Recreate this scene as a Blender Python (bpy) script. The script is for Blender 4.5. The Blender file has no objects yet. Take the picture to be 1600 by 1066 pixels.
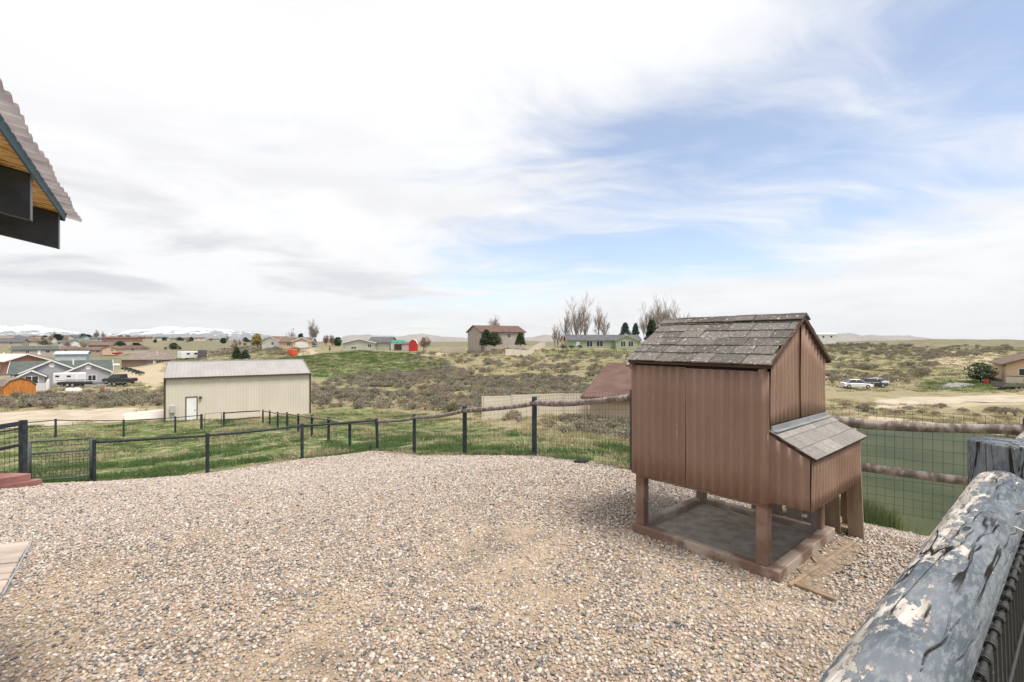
import bpy, bmesh, math, random
import numpy as np
from mathutils import Vector, Matrix
R = math.radians
rnd = random.Random(7)
nrng = np.random.default_rng(11)
SC = bpy.context.scene
COL = SC.collection

# ------------------------------------------------------------------ camera
F, CX, CY, H = 755.0, 800.0, 533.0, 1.75          # focal length in photo pixels, centre, eye height
cam_d = bpy.data.cameras.new('camera'); cam = bpy.data.objects.new('camera', cam_d); COL.objects.link(cam)
cam_d.sensor_width = 36.0; cam_d.lens = 36.0 * F / 1600.0
cam_d.clip_start = 0.05; cam_d.clip_end = 120000.0
cam.location = (0, 0, H); cam.rotation_euler = (R(90), 0, 0)
SC.camera = cam

# ------------------------------------------------------------------ light, sky, exposure
SUN_DIR = Vector((0.33, -0.25, 0.91)).normalized()      # towards the sun: high behind the camera's right, veiled by thin cloud
SUN_EL = math.asin(SUN_DIR.z); SUN_ROT = math.atan2(SUN_DIR.x, SUN_DIR.y)
sl = bpy.data.lights.new('sun', 'SUN'); sun = bpy.data.objects.new('sun', sl); COL.objects.link(sun)
sl.energy = 2.5; sl.angle = R(18.0); sl.color = (1.0, 0.95, 0.87)
sun.rotation_euler = SUN_DIR.to_track_quat('Z', 'Y').to_euler()
SC.view_settings.view_transform = 'Standard'; SC.view_settings.look = 'None'
SC.view_settings.exposure = 0.86; SC.view_settings.gamma = 1.0; SC.view_settings.use_curve_mapping = False
SC.cycles.use_denoising = True
SC.cycles.max_bounces = 6; SC.cycles.diffuse_bounces = 3; SC.cycles.glossy_bounces = 2
SC.cycles.transmission_bounces = 4; SC.cycles.transparent_max_bounces = 8; SC.cycles.volume_bounces = 0
SC.cycles.caustics_reflective = False; SC.cycles.caustics_refractive = False

CLOUD_LIT, CLOUD_SHADE = (0.57, 0.57, 0.575), (0.40, 0.402, 0.425)
class NT:
    """small helper round a node tree"""
    def __init__(s, tree): s.t = tree
    def n(s, kind, **kw):
        nd = s.t.nodes.new(kind)
        for k, v in kw.items():
            if k.startswith('i_'):
                nd.inputs[k[2:].replace('_', ' ')].default_value = v
            else: setattr(nd, k, v)
        return nd
    def l(s, a, b): s.t.links.new(a, b)
    def val(s, sock, x):
        if isinstance(x, bpy.types.NodeSocket): s.l(x, sock)
        else: sock.default_value = x
    def math(s, op, a, b=0.0, c=0.0, clamp=False):
        nd = s.n('ShaderNodeMath', operation=op, use_clamp=clamp)
        s.val(nd.inputs[0], a); s.val(nd.inputs[1], b); s.val(nd.inputs[2], c)
        return nd.outputs[0]
    def ramp(s, fac, a, b):                       # smooth 0..1 between a and b
        nd = s.n('ShaderNodeMapRange', interpolation_type='SMOOTHSTEP')
        s.val(nd.inputs[0], fac); s.val(nd.inputs[1], a); s.val(nd.inputs[2], b)
        return nd.outputs[0]
    def mix(s, f, a, b, mode='MIX'):
        nd = s.n('ShaderNodeMix', data_type='RGBA', blend_type=mode)
        s.val(nd.inputs[0], f)
        for k, x in ((6, a), (7, b)):
            if isinstance(x, bpy.types.NodeSocket): s.l(x, nd.inputs[k])
            else: nd.inputs[k].default_value = (*x[:3], 1)
        return nd.outputs[2]
    def noise(s, vec, scale, detail=3.0, rough=0.55, dist=0.0, out=0):
        nd = s.n('ShaderNodeTexNoise'); s.l(vec, nd.inputs['Vector'])
        nd.inputs['Scale'].default_value = scale; nd.inputs['Detail'].default_value = detail
        nd.inputs['Roughness'].default_value = rough; nd.inputs['Distortion'].default_value = dist
        return nd.outputs[out]
    def mapping(s, vec, loc=(0, 0, 0), rot=(0, 0, 0), scale=(1, 1, 1)):
        nd = s.n('ShaderNodeMapping'); s.l(vec, nd.inputs[0])
        nd.inputs[1].default_value = loc; nd.inputs[2].default_value = rot; nd.inputs[3].default_value = scale
        return nd.outputs[0]

def build_world():
    w = bpy.data.worlds.new('World'); SC.world = w; w.use_nodes = True
    t = NT(w.node_tree); w.node_tree.nodes.clear()
    sky = t.n('ShaderNodeTexSky', sky_type='NISHITA', sun_disc=False, sun_elevation=SUN_EL, sun_rotation=SUN_ROT,
              altitude=1500.0, air_density=1.0, dust_density=1.5, ozone_density=1.0)
    blue = t.n('ShaderNodeMixRGB', blend_type='MULTIPLY'); blue.inputs[0].default_value = 1
    t.l(sky.outputs[0], blue.inputs[1]); SKY = 0.115
    blue.inputs[2].default_value = (SKY, SKY, SKY, 1)
    tc = t.n('ShaderNodeTexCoord'); sep = t.n('ShaderNodeSeparateXYZ'); t.l(tc.outputs['Generated'], sep.inputs[0])
    z = t.math('ADD', t.math('MAXIMUM', sep.outputs[2], 0.0), 0.10)
    u = t.math('DIVIDE', sep.outputs[0], z); v = t.math('DIVIDE', sep.outputs[1], z)
    cmb = t.n('ShaderNodeCombineXYZ'); t.l(u, cmb.inputs[0]); t.l(v, cmb.inputs[1])
    P = cmb.outputs[0]
    # high cloud drawn out along the wind, lumps at its edges, and a thick low deck to the west
    wn = t.n('ShaderNodeTexNoise'); t.l(P, wn.inputs['Vector']); wn.inputs['Scale'].default_value = 0.55; wn.inputs['Detail'].default_value = 3.0
    wv = t.n('ShaderNodeVectorMath', operation='MULTIPLY_ADD'); t.l(wn.outputs['Color'], wv.inputs[0]); wv.inputs[1].default_value = (1.5, 1.5, 0); t.l(P, wv.inputs[2])
    Q = wv.outputs[0]
    st = t.noise(t.mapping(Q, loc=(3.7, 1.9, 0), rot=(0, 0, R(-52)), scale=(0.33, 0.75, 1)), 1.0, 8.0, 0.60, 0.4)
    fine = t.noise(t.mapping(Q, loc=(0.3, 5.2, 0), rot=(0, 0, R(-52)), scale=(0.65, 1.2, 1)), 2.6, 7.0, 0.62, 0.3)
    big = t.noise(t.mapping(P, loc=(7.7, 2.3, 0)), 0.42, 4.0, 0.5, 0.3)
    bs = t.math('ADD', u, t.math('MULTIPLY', t.math('SUBTRACT', v, 2.6), 0.45))        # a rift in the cloud runs across the eastern sky
    east = t.math('MULTIPLY', t.ramp(bs, -1.1, 0.7), t.math('SUBTRACT', 1.0, t.math('MULTIPLY', t.ramp(bs, 1.5, 3.4), 0.55)))
    cov = t.math('ADD', t.math('MULTIPLY', st, 0.66), t.math('MULTIPLY', fine, 0.34))
    cov = t.math('ADD', cov, t.math('MULTIPLY', big, 0.25))
    cov = t.math('SUBTRACT', cov, t.math('MULTIPLY', east, 0.31))
    low = t.ramp(sep.outputs[2], 0.0, 0.20)
    cov = t.math('ADD', cov, t.math('MULTIPLY', t.math('SUBTRACT', 1.0, low), 0.17))
    mask = t.math('ADD', t.math('MULTIPLY', t.ramp(cov, 0.25, 0.53), 0.82), 0.18)
    # undersides: soft grey modelling everywhere, heavier in the low western deck
    lump = t.noise(t.mapping(Q, loc=(2.6, 8.9, 0), scale=(0.75, 0.8, 1)), 1.1, 7.0, 0.58, 0.2)
    west = t.ramp(u, 0.4, -2.4)
    lowband = t.math('MULTIPLY', t.ramp(sep.outputs[2], 0.36, 0.18), t.ramp(sep.outputs[2], 0.03, 0.10))
    dark = t.math('MULTIPLY', t.ramp(lump, 0.44, 0.66), t.math('ADD', t.math('MULTIPLY', t.math('MULTIPLY', west, lowband), 0.75), 0.28), clamp=True)
    ccol = t.mix(dark, CLOUD_LIT, CLOUD_SHADE)
    col = t.mix(mask, blue.outputs[0], ccol)
    bg = t.n('ShaderNodeBackground'); t.l(col, bg.inputs[0]); bg.inputs[1].default_value = 1.0
    out = t.n('ShaderNodeOutputWorld'); t.l(bg.outputs[0], out.inputs[0])
build_world()

# ------------------------------------------------------------------ object helpers
def tag(o, label=None, cat=None, group=None, kind=None):
    if label: o['label'] = label
    if cat: o['category'] = cat
    if group: o['group'] = group
    if kind: o['kind'] = kind
    return o
def link(o, parent=None):
    COL.objects.link(o)
    if parent is not None: o.parent = parent
    return o
def empty(name, loc=(0, 0, 0), rz=0.0, label=None, cat=None, group=None):
    o = bpy.data.objects.new(name, None); o.location = loc; o.rotation_euler = (0, 0, rz); o.empty_display_size = 0.1
    link(o); return tag(o, label, cat, group)
def copy_tree(o, parent=None):
    c = o.copy(); COL.objects.link(c); c.parent = parent
    for ch in o.children: copy_tree(ch, c)
    return c
def frame(d, up=(0, 0, 1)):
    d = Vector(d).normalized(); up = Vector(up)
    if abs(d.dot(up)) > 0.98: up = Vector((1, 0, 0))
    s = d.cross(up).normalized(); return d, s, s.cross(d).normalized()
class MB:
    def __init__(s): s.v = []; s.f = []
    def add(s, vs, fs):
        b = len(s.v); s.v += [tuple(p) for p in vs]; s.f += [tuple(i + b for i in q) for q in fs]; return s
    def box(s, x0, x1, y0, y1, z0, z1):
        v = [(x, y, z) for z in (z0, z1) for y in (y0, y1) for x in (x0, x1)]
        return s.add(v, [(0, 2, 3, 1), (4, 5, 7, 6), (0, 1, 5, 4), (2, 6, 7, 3), (0, 4, 6, 2), (1, 3, 7, 5)])
    def bar(s, p0, p1, w, h, up=(0, 0, 1)):
        p0 = Vector(p0); p1 = Vector(p1); d, sd, u = frame(p1 - p0, up)
        v = [p + sd * a + u * b for p in (p0, p1) for a, b in ((-w/2, -h/2), (w/2, -h/2), (w/2, h/2), (-w/2, h/2))]
        return s.add(v, [(3, 2, 1, 0), (4, 5, 6, 7), (0, 1, 5, 4), (1, 2, 6, 5), (2, 3, 7, 6), (3, 0, 4, 7)])
    def tube(s, pts, rad, n=8, cap=True):
        pts = [Vector(p) for p in pts]; k = len(pts)
        if not hasattr(rad, '__len__'): rad = [rad] * k
        vs = []; sd = None
        for i, p in enumerate(pts):
            d = (pts[min(i + 1, k - 1)] - pts[max(i - 1, 0)])
            if sd is None: d, sd, u = frame(d)
            else:
                d = d.normalized(); sd = (sd - d * sd.dot(d)).normalized(); u = sd.cross(d)
            vs += [p + (sd * math.cos(2*math.pi*j/n) + u * math.sin(2*math.pi*j/n)) * rad[i] for j in range(n)]
        fs = [(i*n + j, i*n + (j+1) % n, (i+1)*n + (j+1) % n, (i+1)*n + j) for i in range(k-1) for j in range(n)]
        if cap: fs += [tuple(reversed(range(n))), tuple(range((k-1)*n, k*n))]
        return s.add(vs, fs)
    def prism(s, poly, a, b, axis='y'):          # 2-D outline swept from a to b along an axis
        n = len(poly)
        mk = {'y': lambda p, q: (p[0], q, p[1]), 'x': lambda p, q: (q, p[0], p[1]), 'z': lambda p, q: (p[0], p[1], q)}[axis]
        vs = [mk(p, a) for p in poly] + [mk(p, b) for p in poly]
        return s.add(vs, [tuple(range(n)), tuple(reversed(range(n, 2*n)))] + [(i, i + n, (i+1) % n + n, (i+1) % n) for i in range(n)])
    def quad(s, *p): return s.add(p, [tuple(range(len(p)))])
    def build(s, name, mat, parent=None, smooth=False, loc=None, rot=None, fix=True, bevel=0.0):
        me = bpy.data.meshes.new(name); me.from_pydata(s.v, [], s.f)
        if fix or bevel:
            bm = bmesh.new(); bm.from_mesh(me)
            if fix: bmesh.ops.recalc_face_normals(bm, faces=bm.faces)
            if bevel: bmesh.ops.bevel(bm, geom=[e for e in bm.edges if len(e.link_faces) == 2 and e.calc_face_angle(0) > 0.5],
                                      offset=bevel, segments=1, affect='EDGES', profile=0.5)
            bm.to_mesh(me); bm.free()
        if smooth: me.polygons.foreach_set('use_smooth', [True] * len(me.polygons))
        if mat: me.materials.append(mat)
        o = bpy.data.objects.new(name, me); link(o, parent)
        if loc is not None: o.location = loc
        if rot is not None: o.rotation_euler = rot
        return o
def np_mesh(name, V, Fq, mat, smooth=True):
    me = bpy.data.meshes.new(name); V = np.asarray(V, np.float32); Fq = np.asarray(Fq, np.int32)
    k = Fq.shape[1]; me.vertices.add(len(V)); me.vertices.foreach_set('co', V.ravel())
    me.loops.add(Fq.size); me.loops.foreach_set('vertex_index', Fq.ravel())
    me.polygons.add(len(Fq)); me.polygons.foreach_set('loop_start', np.arange(0, Fq.size, k, dtype=np.int32))
    me.polygons.foreach_set('loop_total', np.full(len(Fq), k, np.int32))
    me.polygons.foreach_set('use_smooth', np.full(len(Fq), smooth))
    me.update(calc_edges=True); me.validate()
    if mat: me.materials.append(mat)
    return me

# ------------------------------------------------------------------ materials
MATS = {}
def mat(name, col, col2=None, scale=4.0, rough=0.8, bump=0.0, bscale=30.0, stretch=(1, 1, 1), rand=0.0, spec=0.3, metal=0.0,
        lo=0.35, hi=0.65, detail=4.0, spots=None):
    """paint, wood, metal ...: two tones mixed by noise, fine relief, optional per-object variation and flecks"""
    if name in MATS: return MATS[name]
    m = bpy.data.materials.new(name); m.use_nodes = True; t = NT(m.node_tree); b = m.node_tree.nodes['Principled BSDF']
    tc = t.n('ShaderNodeTexCoord'); P = t.mapping(tc.outputs['Object'], scale=stretch)
    oi = t.n('ShaderNodeObjectInfo')
    sh = t.n('ShaderNodeVectorMath', operation='ADD'); t.l(P, sh.inputs[0])
    mul = t.math('MULTIPLY', oi.outputs['Random'], 37.0); t.l(mul, sh.inputs[1]); P = sh.outputs[0]
    c = t.mix(t.ramp(t.noise(P, scale, detail), lo, hi), col, col2 or col)
    if rand:
        k = t.math('ADD', t.math('MULTIPLY', oi.outputs['Random'], 2 * rand), 1 - rand)
        hv = t.n('ShaderNodeHueSaturation'); t.l(c, hv.inputs['Color']); t.l(k, hv.inputs['Value']); c = hv.outputs[0]
    if spots:
        sc, lo_, hi_, sc_col = spots
        c = t.mix(t.ramp(t.noise(P, sc, 3.0, 0.6), lo_, hi_), c, sc_col)
    t.l(c, b.inputs['Base Color']); b.inputs['Roughness'].default_value = rough
    b.inputs['Specular IOR Level'].default_value = spec; b.inputs['Metallic'].default_value = metal
    if bump:
        bp = t.n('ShaderNodeBump'); bp.inputs['Strength'].default_value = bump; bp.inputs['Distance'].default_value = 0.02
        t.l(t.noise(P, bscale, 4.0), bp.inputs['Height']); t.l(bp.outputs[0], b.inputs['Normal'])
    MATS[name] = m; return m
def tint_mat(name, stops, rough=0.9, trans=0.0, spec=0.2):
    """scattered pieces: colour picked from a ramp by the per-instance value 'tint' (or the object's random number)"""
    m = bpy.data.materials.new(name); m.use_nodes = True; t = NT(m.node_tree); b = m.node_tree.nodes['Principled BSDF']
    at = t.n('ShaderNodeAttribute', attribute_type='INSTANCER', attribute_name='tint')
    oi = t.n('ShaderNodeObjectInfo')
    cr = t.n('ShaderNodeValToRGB'); cr.color_ramp.interpolation = 'LINEAR'
    t.l(t.math('ADD', at.outputs['Fac'], t.math('MULTIPLY', t.math('LESS_THAN', at.outputs['Fac'], 0.0001), oi.outputs['Random'])), cr.inputs[0])
    el = cr.color_ramp.elements
    for i, (p, c) in enumerate(stops):
        e = el[i] if i < 2 else el.new(p)
        e.position = p; e.color = (*c, 1)
    geo = t.n('ShaderNodeTexCoord')
    c = t.mix(t.ramp(t.noise(geo.outputs['Object'], 9.0, 3.0), 0.3, 0.7), cr.outputs[0], (0.75, 0.75, 0.75), 'MULTIPLY')
    t.l(c, b.inputs['Base Color']); b.inputs['Roughness'].default_value = rough
    b.inputs['Specular IOR Level'].default_value = spec
    if trans:
        tr = t.n('ShaderNodeBsdfTranslucent'); t.l(c, tr.inputs[0])
        mx = t.n('ShaderNodeMixShader'); mx.inputs[0].default_value = trans
        t.l(b.outputs[0], mx.inputs[1]); t.l(tr.outputs[0], mx.inputs[2])
        t.l(mx.outputs[0], m.node_tree.nodes['Material Output'].inputs[0])
    MATS[name] = m; return m
def glass_mat():
    m = bpy.data.materials.new('window_glass'); m.use_nodes = True; b = m.node_tree.nodes['Principled BSDF']
    b.inputs['Base Color'].default_value = (0.03, 0.035, 0.04, 1); b.inputs['Roughness'].default_value = 0.08
    b.inputs['Specular IOR Level'].default_value = 0.6; MATS['glass'] = m; return m
GLASS = glass_mat()

# ------------------------------------------------------------------ terrain height
def at(x, y, d): return ((x - CX) / F * d, d, H - (y - CY) / F * d)
def topx(x, y, z): return CX + F * x / y, CY + F * (H - z) / y
POND_Z = -6.5
POND = [(13.3, 16.7), (18.8, 26.4), (35.3, 49.5), (36.7, 50.8), (39.0, 49.6), (44.5, 39.0), (62, 22), (55, 5), (24, 3)]
ctrl = [(0, 0, 0), (-3, 0, -.05), (3, -3, .2), (-8, -3, -.3), (1.28, 1.26, .1), (3, 2.7, -.05), (4.9, 4.5, -.32), (4.3, 5.2, -.33), (3.4, 5.9, -.25), (1.9, 3.5, 0), (1.1, 4.4, 0),
        (2.8, 4.3, 0), (2.0, 5.1, -.02), (0, 4, -.03), (-4.2, 4.1, -.15), (-10, 9.2, -1.05), (-6.5, 7.5, -.62), (1.75, 6.95, -.1), (.44, 9.5, -.51), (-1.1, 11.35, -.93),
        (-2.97, 14.7, -1.68), (-4.84, 17.4, -2.15), (-6.95, 16, -2.13), (-8.9, 14.2, -2.11), (-11.6, 13.4, -2.15), (-15, 12, -2.2),
        (-25.9, 32, -4.6), (-24.2, 34.7, -4.8), (-20.1, 39, -5.05), (-28.8, 30, -4.4), (-12.45, 28.2, -3.7), (-8.6, 22.8, -2.95), (-6.7, 20.1, -2.67),
        (-21.1, 50.2, -5.75), (-31.3, 43.5, -5.4), (-25, 56, -6.0), (-35, 52, -5.8), (-47, 47, -5.7), (-60, 50, -5.9), (-55, 62, -6.1), (-40, 62, -6.2),
        at(25, 620, 65), (-66, 73, -6.3), (-77, 95, -6.8), (-85, 90, -6.6), at(140, 600, 96), (-95, 125, -7.1), (-115, 120, -6.6), at(238, 573, 195), (-130, 180, -6.5),
        at(55, 554.5, 240), at(15, 582, 115), at(150, 553, 300), at(20, 541, 340), at(110, 541, 350), at(60, 530, 620), at(150, 531, 600), at(230, 536, 450), at(350, 534, 600),
        at(0, 525, 1000), at(300, 531, 900), at(440, 543, 210), at(485, 543, 195), at(457, 557, 165), at(380, 562, 150), at(305, 563, 190), at(565, 547, 175), at(645, 548, 172),
        at(540, 600, 84), at(600, 640, 57), at(700, 640, 52), at(500, 641, 55), at(660, 590, 95), (2.65, 20, -2.15), (-3.8, 19, -2.25), (4, 41, -4.8), (8, 37, -4.75), (-3, 30, -3.9),
        at(770, 546, 150), at(800, 600, 78), at(850, 570, 118), at(940, 544, 170), at(850, 544, 165), at(700, 560, 135), (20, 300, -1.5), (-40, 320, -1.5), (60, 260, -1), (16, 60, -5.5), (15, 33, -4.9),
        at(1340, 607, 83), at(1450, 631, 62), at(1590, 594, 88), at(1575, 609, 80), at(1400, 570, 140), at(1450, 545, 190), at(1450, 531.5, 240), at(1590, 532, 230), at(1345, 534, 225), at(1200, 545, 190),
        at(1590, 560, 140), (150, 400, -1), (300, 400, -1), (100, 60, -5.5), (130, 30, -5),
        (8, 8.2, -2.2), (6.3, 8.2, -1.5), (10.5, 10.5, -3.7), (12.5, 14, -5.6), (8, 13, -2.9), (11, 20, -4.9), (16, 26, -5.9), (25, 40, -6.2), (20, 45, -5.9), (9, 3, -2.5), (14, 0, -3.5), (6, 0, -.6),
        (0, -20, .3), (-30, -20, 0), (30, -20, -1), (-100, -100, 0), (100, -100, 0), (0, -600, 0), (-600, 0, -3), (600, 0, 0), (-40, 20, -4.2), (-60, 0, -4),
        (0, 900, 2), (500, 900, 2), (-900, 900, 6), (0, 3000, -6), (-3000, 2500, -6), (3000, 2500, -6), (0, -4000, 0), (0, 20000, -30), (-20000, 15000, -30), (20000, 15000, -30), (0, -20000, 0)]
def warp(x, y):
    r = np.hypot(x, y) + 1e-6; k = np.arcsinh(r / 6.0) / r
    return np.stack([x * k, y * k], -1)
_C = np.array(ctrl, float); _W = warp(_C[:, 0], _C[:, 1])
def _ker(a, b): return -np.sqrt(((a[:, None, :] - b[None, :, :]) ** 2).sum(-1) + 0.10 ** 2)
_n = len(_C); _A = np.zeros((_n + 3, _n + 3)); _A[:_n, :_n] = _ker(_W, _W) + np.eye(_n) * 0.006
_A[:_n, _n] = 1; _A[:_n, _n+1:] = _W; _A[_n, :_n] = 1; _A[_n+1:, :_n] = _W.T
_S = np.linalg.solve(_A, np.concatenate([_C[:, 2], np.zeros(3)]))
def _hash(i, j, s): 
    h = np.sin(i * 127.1 + j * 311.7 + s * 74.7) * 43758.5453; return h - np.floor(h)
def vnoise(x, y, s=0):
    i = np.floor(x); j = np.floor(y); fx = x - i; fy = y - j
    fx = fx * fx * (3 - 2 * fx); fy = fy * fy * (3 - 2 * fy)
    return (_hash(i, j, s) * (1-fx) + _hash(i+1, j, s) * fx) * (1-fy) + (_hash(i, j+1, s) * (1-fx) + _hash(i+1, j+1, s) * fx) * fy
def fbm(x, y, s=0, oct=4):
    a, t, w = 0.5, 0.0, 0.0
    for k in range(oct):
        t = t + a * vnoise(x * 2**k + 17.3*k, y * 2**k - 9.1*k, s + k); w += a; a *= 0.55
    return t / w
def in_poly(x, y, poly):
    x = np.asarray(x, float); y = np.asarray(y, float); c = np.zeros(x.shape, bool)
    for (x0, y0), (x1, y1) in zip(poly, poly[1:] + poly[:1]):
        c ^= ((y0 > y) != (y1 > y)) & (x < (x1 - x0) * (y - y0) / (y1 - y0 + 1e-12) + x0)
    return c
def poly_dist(x, y, poly, closed=True):
    best = np.full(np.shape(x), 1e9); seg = list(zip(poly, poly[1:] + (poly[:1] if closed else [])))
    if not closed: seg = list(zip(poly[:-1], poly[1:]))
    for (x0, y0), (x1, y1) in seg:
        dx, dy = x1 - x0, y1 - y0; tt = np.clip(((x - x0) * dx + (y - y0) * dy) / (dx*dx + dy*dy + 1e-12), 0, 1)
        best = np.minimum(best, np.hypot(x - x0 - tt*dx, y - y0 - tt*dy))
    return best
# the gravel yard: its outer edge follows the post-and-rail fence
FENCE_A = [(-11.6, 13.4), (-8.95, 14.2), (-6.95, 16.0), (-4.84, 17.4), (-2.97, 14.7), (-1.11, 11.35), (.44, 9.5), (1.75, 6.95), (3.35, 5.75), (4.9, 4.55)]
PAD = [(-11.75, 13.3), (-8.95, 14.1), (-6.95, 15.9), (-4.9, 17.2), (-3.0, 14.6), (-1.14, 11.25), (.40, 9.45), (1.70, 6.9), (3.3, 5.85), (4.2, 5.25), (4.75, 4.6), (4.4, 3.9),
       (1.2, 1.15), (-.3, -.2), (-1.5, -3), (-12, -3), (-14, 9)]
def ground(x, y):
    x = np.atleast_1d(np.asarray(x, float)); y = np.atleast_1d(np.asarray(y, float)); out = np.empty(x.shape)
    for k in range(0, len(x), 20000):
        w = warp(x[k:k+20000], y[k:k+20000])
        out[k:k+20000] = _ker(w, _W) @ _S[:_n] + _S[_n] + w @ _S[_n+1:]
    r = np.hypot(x, y)
    amp = np.clip((r - 12) / 25, 0, 1) * np.clip(1.6 - r / 900, 0.0, 1)
    out += amp * ((fbm(x / 9, y / 9, 3, 3) - .5) * 0.55 + (fbm(x / 2.2, y / 2.2, 5, 2) - .5) * 0.16)
    big = np.clip((r - 90) / 120, 0, 1) * np.clip(2 - r / 1500, 0, 1)
    out += big * (fbm(x / 45, y / 45, 8, 3) - .5) * 1.5
    d = poly_dist(x, y, POND); ins = in_poly(x, y, POND)
    s = np.clip(d / 3.0, 0, 1); s = s * s * (3 - 2 * s)
    bank = POND_Z + 0.03 + 0.25 * np.clip(d, 0, 1)
    out = np.where(ins, POND_Z - 0.05 - 0.5 * np.clip(d / 2, 0, 1), np.where(d < 3, np.maximum(bank, POND_Z + .03) * (1 - s) + np.maximum(out, POND_Z + .15) * s, out))
    return out
def gz(x, y): return float(ground([x], [y])[0])
def hit(x, y, lo=3.0, hi=1500.0):
    """where the sight line through a photo pixel meets the ground"""
    d = np.geomspace(lo, hi, 900); gx = (x - CX) / F * d; z = H - (y - CY) / F * d
    below = np.nonzero(z <= ground(gx, d))[0]
    k = below[0] if len(below) else len(d) - 1
    return float(gx[k]), float(d[k]), float(ground([gx[k]], [d[k]])[0])
# ------------------------------------------------------------------ ground
GREEN_PX = [[(-60, 672), (200, 664), (420, 655), (600, 640), (740, 660), (800, 672), (1000, 690), (1000, 740), (840, 716), (700, 716), (590, 706), (300, 752), (-60, 790)],
            [(380, 566), (470, 557), (560, 548), (640, 553), (705, 566), (660, 590), (560, 592), (484, 590)],
            [(1440, 596), (1600, 592), (1600, 612), (1440, 612)], [(488, 640), (620, 640), (640, 652), (488, 656)], [(0, 545), (60, 540), (60, 548), (0, 552)],
            [(1295, 540), (1312, 540), (1312, 556), (1295, 556)], [(860, 548), (1000, 545), (1000, 556), (860, 556)], [(230, 530), (255, 531), (255, 537), (225, 537)]]
SAND_PX = [[(0, 622), (60, 622), (150, 612), (257, 603), (257, 566), (205, 573), (180, 585), (180, 600), (100, 606), (0, 612)], [(1280, 655), (1345, 652), (1360, 770), (1300, 770)],
           [(1366, 622), (1600, 616), (1600, 632), (1380, 642)], [(1480, 545), (1560, 548), (1560, 580), (1420, 575)], [(320, 558), (365, 555), (365, 566), (320, 566)],
           [(640, 548), (700, 548), (690, 558), (640, 556)], [(470, 545), (500, 543), (490, 556), (465, 556)]]
def ground_material():
    m = bpy.data.materials.new('ground_earth'); m.use_nodes = True; t = NT(m.node_tree); b = m.node_tree.nodes['Principled BSDF']
    at_ = t.n('ShaderNodeAttribute', attribute_name='zone'); sp = t.n('ShaderNodeSeparateColor'); t.l(at_.outputs['Color'], sp.inputs[0])
    tc = t.n('ShaderNodeTexCoord'); P = tc.outputs['Object']
    n1 = t.noise(P, 0.35, 5.0, 0.6); n2 = t.noise(P, 1.7, 5.0, 0.6); n3 = t.noise(P, 9.0, 4.0, 0.65); n4 = t.noise(P, 0.06, 4.0, 0.5)
    dry = t.mix(t.ramp(n3, 0.3, 0.7), (0.235, 0.20, 0.115), (0.34, 0.285, 0.18))
    dry = t.mix(t.ramp(n2, 0.45, 0.7), dry, (0.165, 0.155, 0.085))
    dry = t.mix(t.math('MULTIPLY', t.ramp(n1, 0.5, 0.72), 0.7), dry, (0.13, 0.15, 0.06))
    grn = t.mix(t.ramp(n3, 0.3, 0.7), (0.075, 0.115, 0.03), (0.135, 0.175, 0.06))
    grn = t.mix(t.ramp(n2, 0.48, 0.63), grn, (0.31, 0.265, 0.17))
    sand = t.mix(t.ramp(n3, 0.3, 0.7), (0.37, 0.30, 0.205), (0.46, 0.38, 0.275))
    gm = t.ramp(t.math('ADD', sp.outputs[0], t.math('MULTIPLY', t.math('SUBTRACT', n1, 0.5), 1.3)), 0.30, 0.75)
    sm = t.ramp(t.math('ADD', sp.outputs[1], t.math('MULTIPLY', t.math('SUBTRACT', n2, 0.5), 1.2)), 0.35, 0.75)
    c = t.mix(gm, dry, grn); c = t.mix(sm, c, sand)
    c = t.mix(t.math('MULTIPLY', t.ramp(n4, 0.4, 0.65), 0.25), c, (0.26, 0.22, 0.15))
    far = t.mix(t.ramp(n1, .4, .6), (0.205, 0.19, 0.12), (0.13, 0.12, 0.085)); c = t.mix(sp.outputs[2], c, far)
    t.l(c, b.inputs['Base Color']); b.inputs['Roughness'].default_value = 0.95; b.inputs['Specular IOR Level'].default_value = 0.1
    bp = t.n('ShaderNodeBump'); bp.inputs['Strength'].default_value = 0.6; bp.inputs['Distance'].default_value = 0.08
    t.l(t.noise(P, 5.0, 6.0, 0.65), bp.inputs['Height']); t.l(bp.outputs[0], b.inputs['Normal'])
    return m
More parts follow.
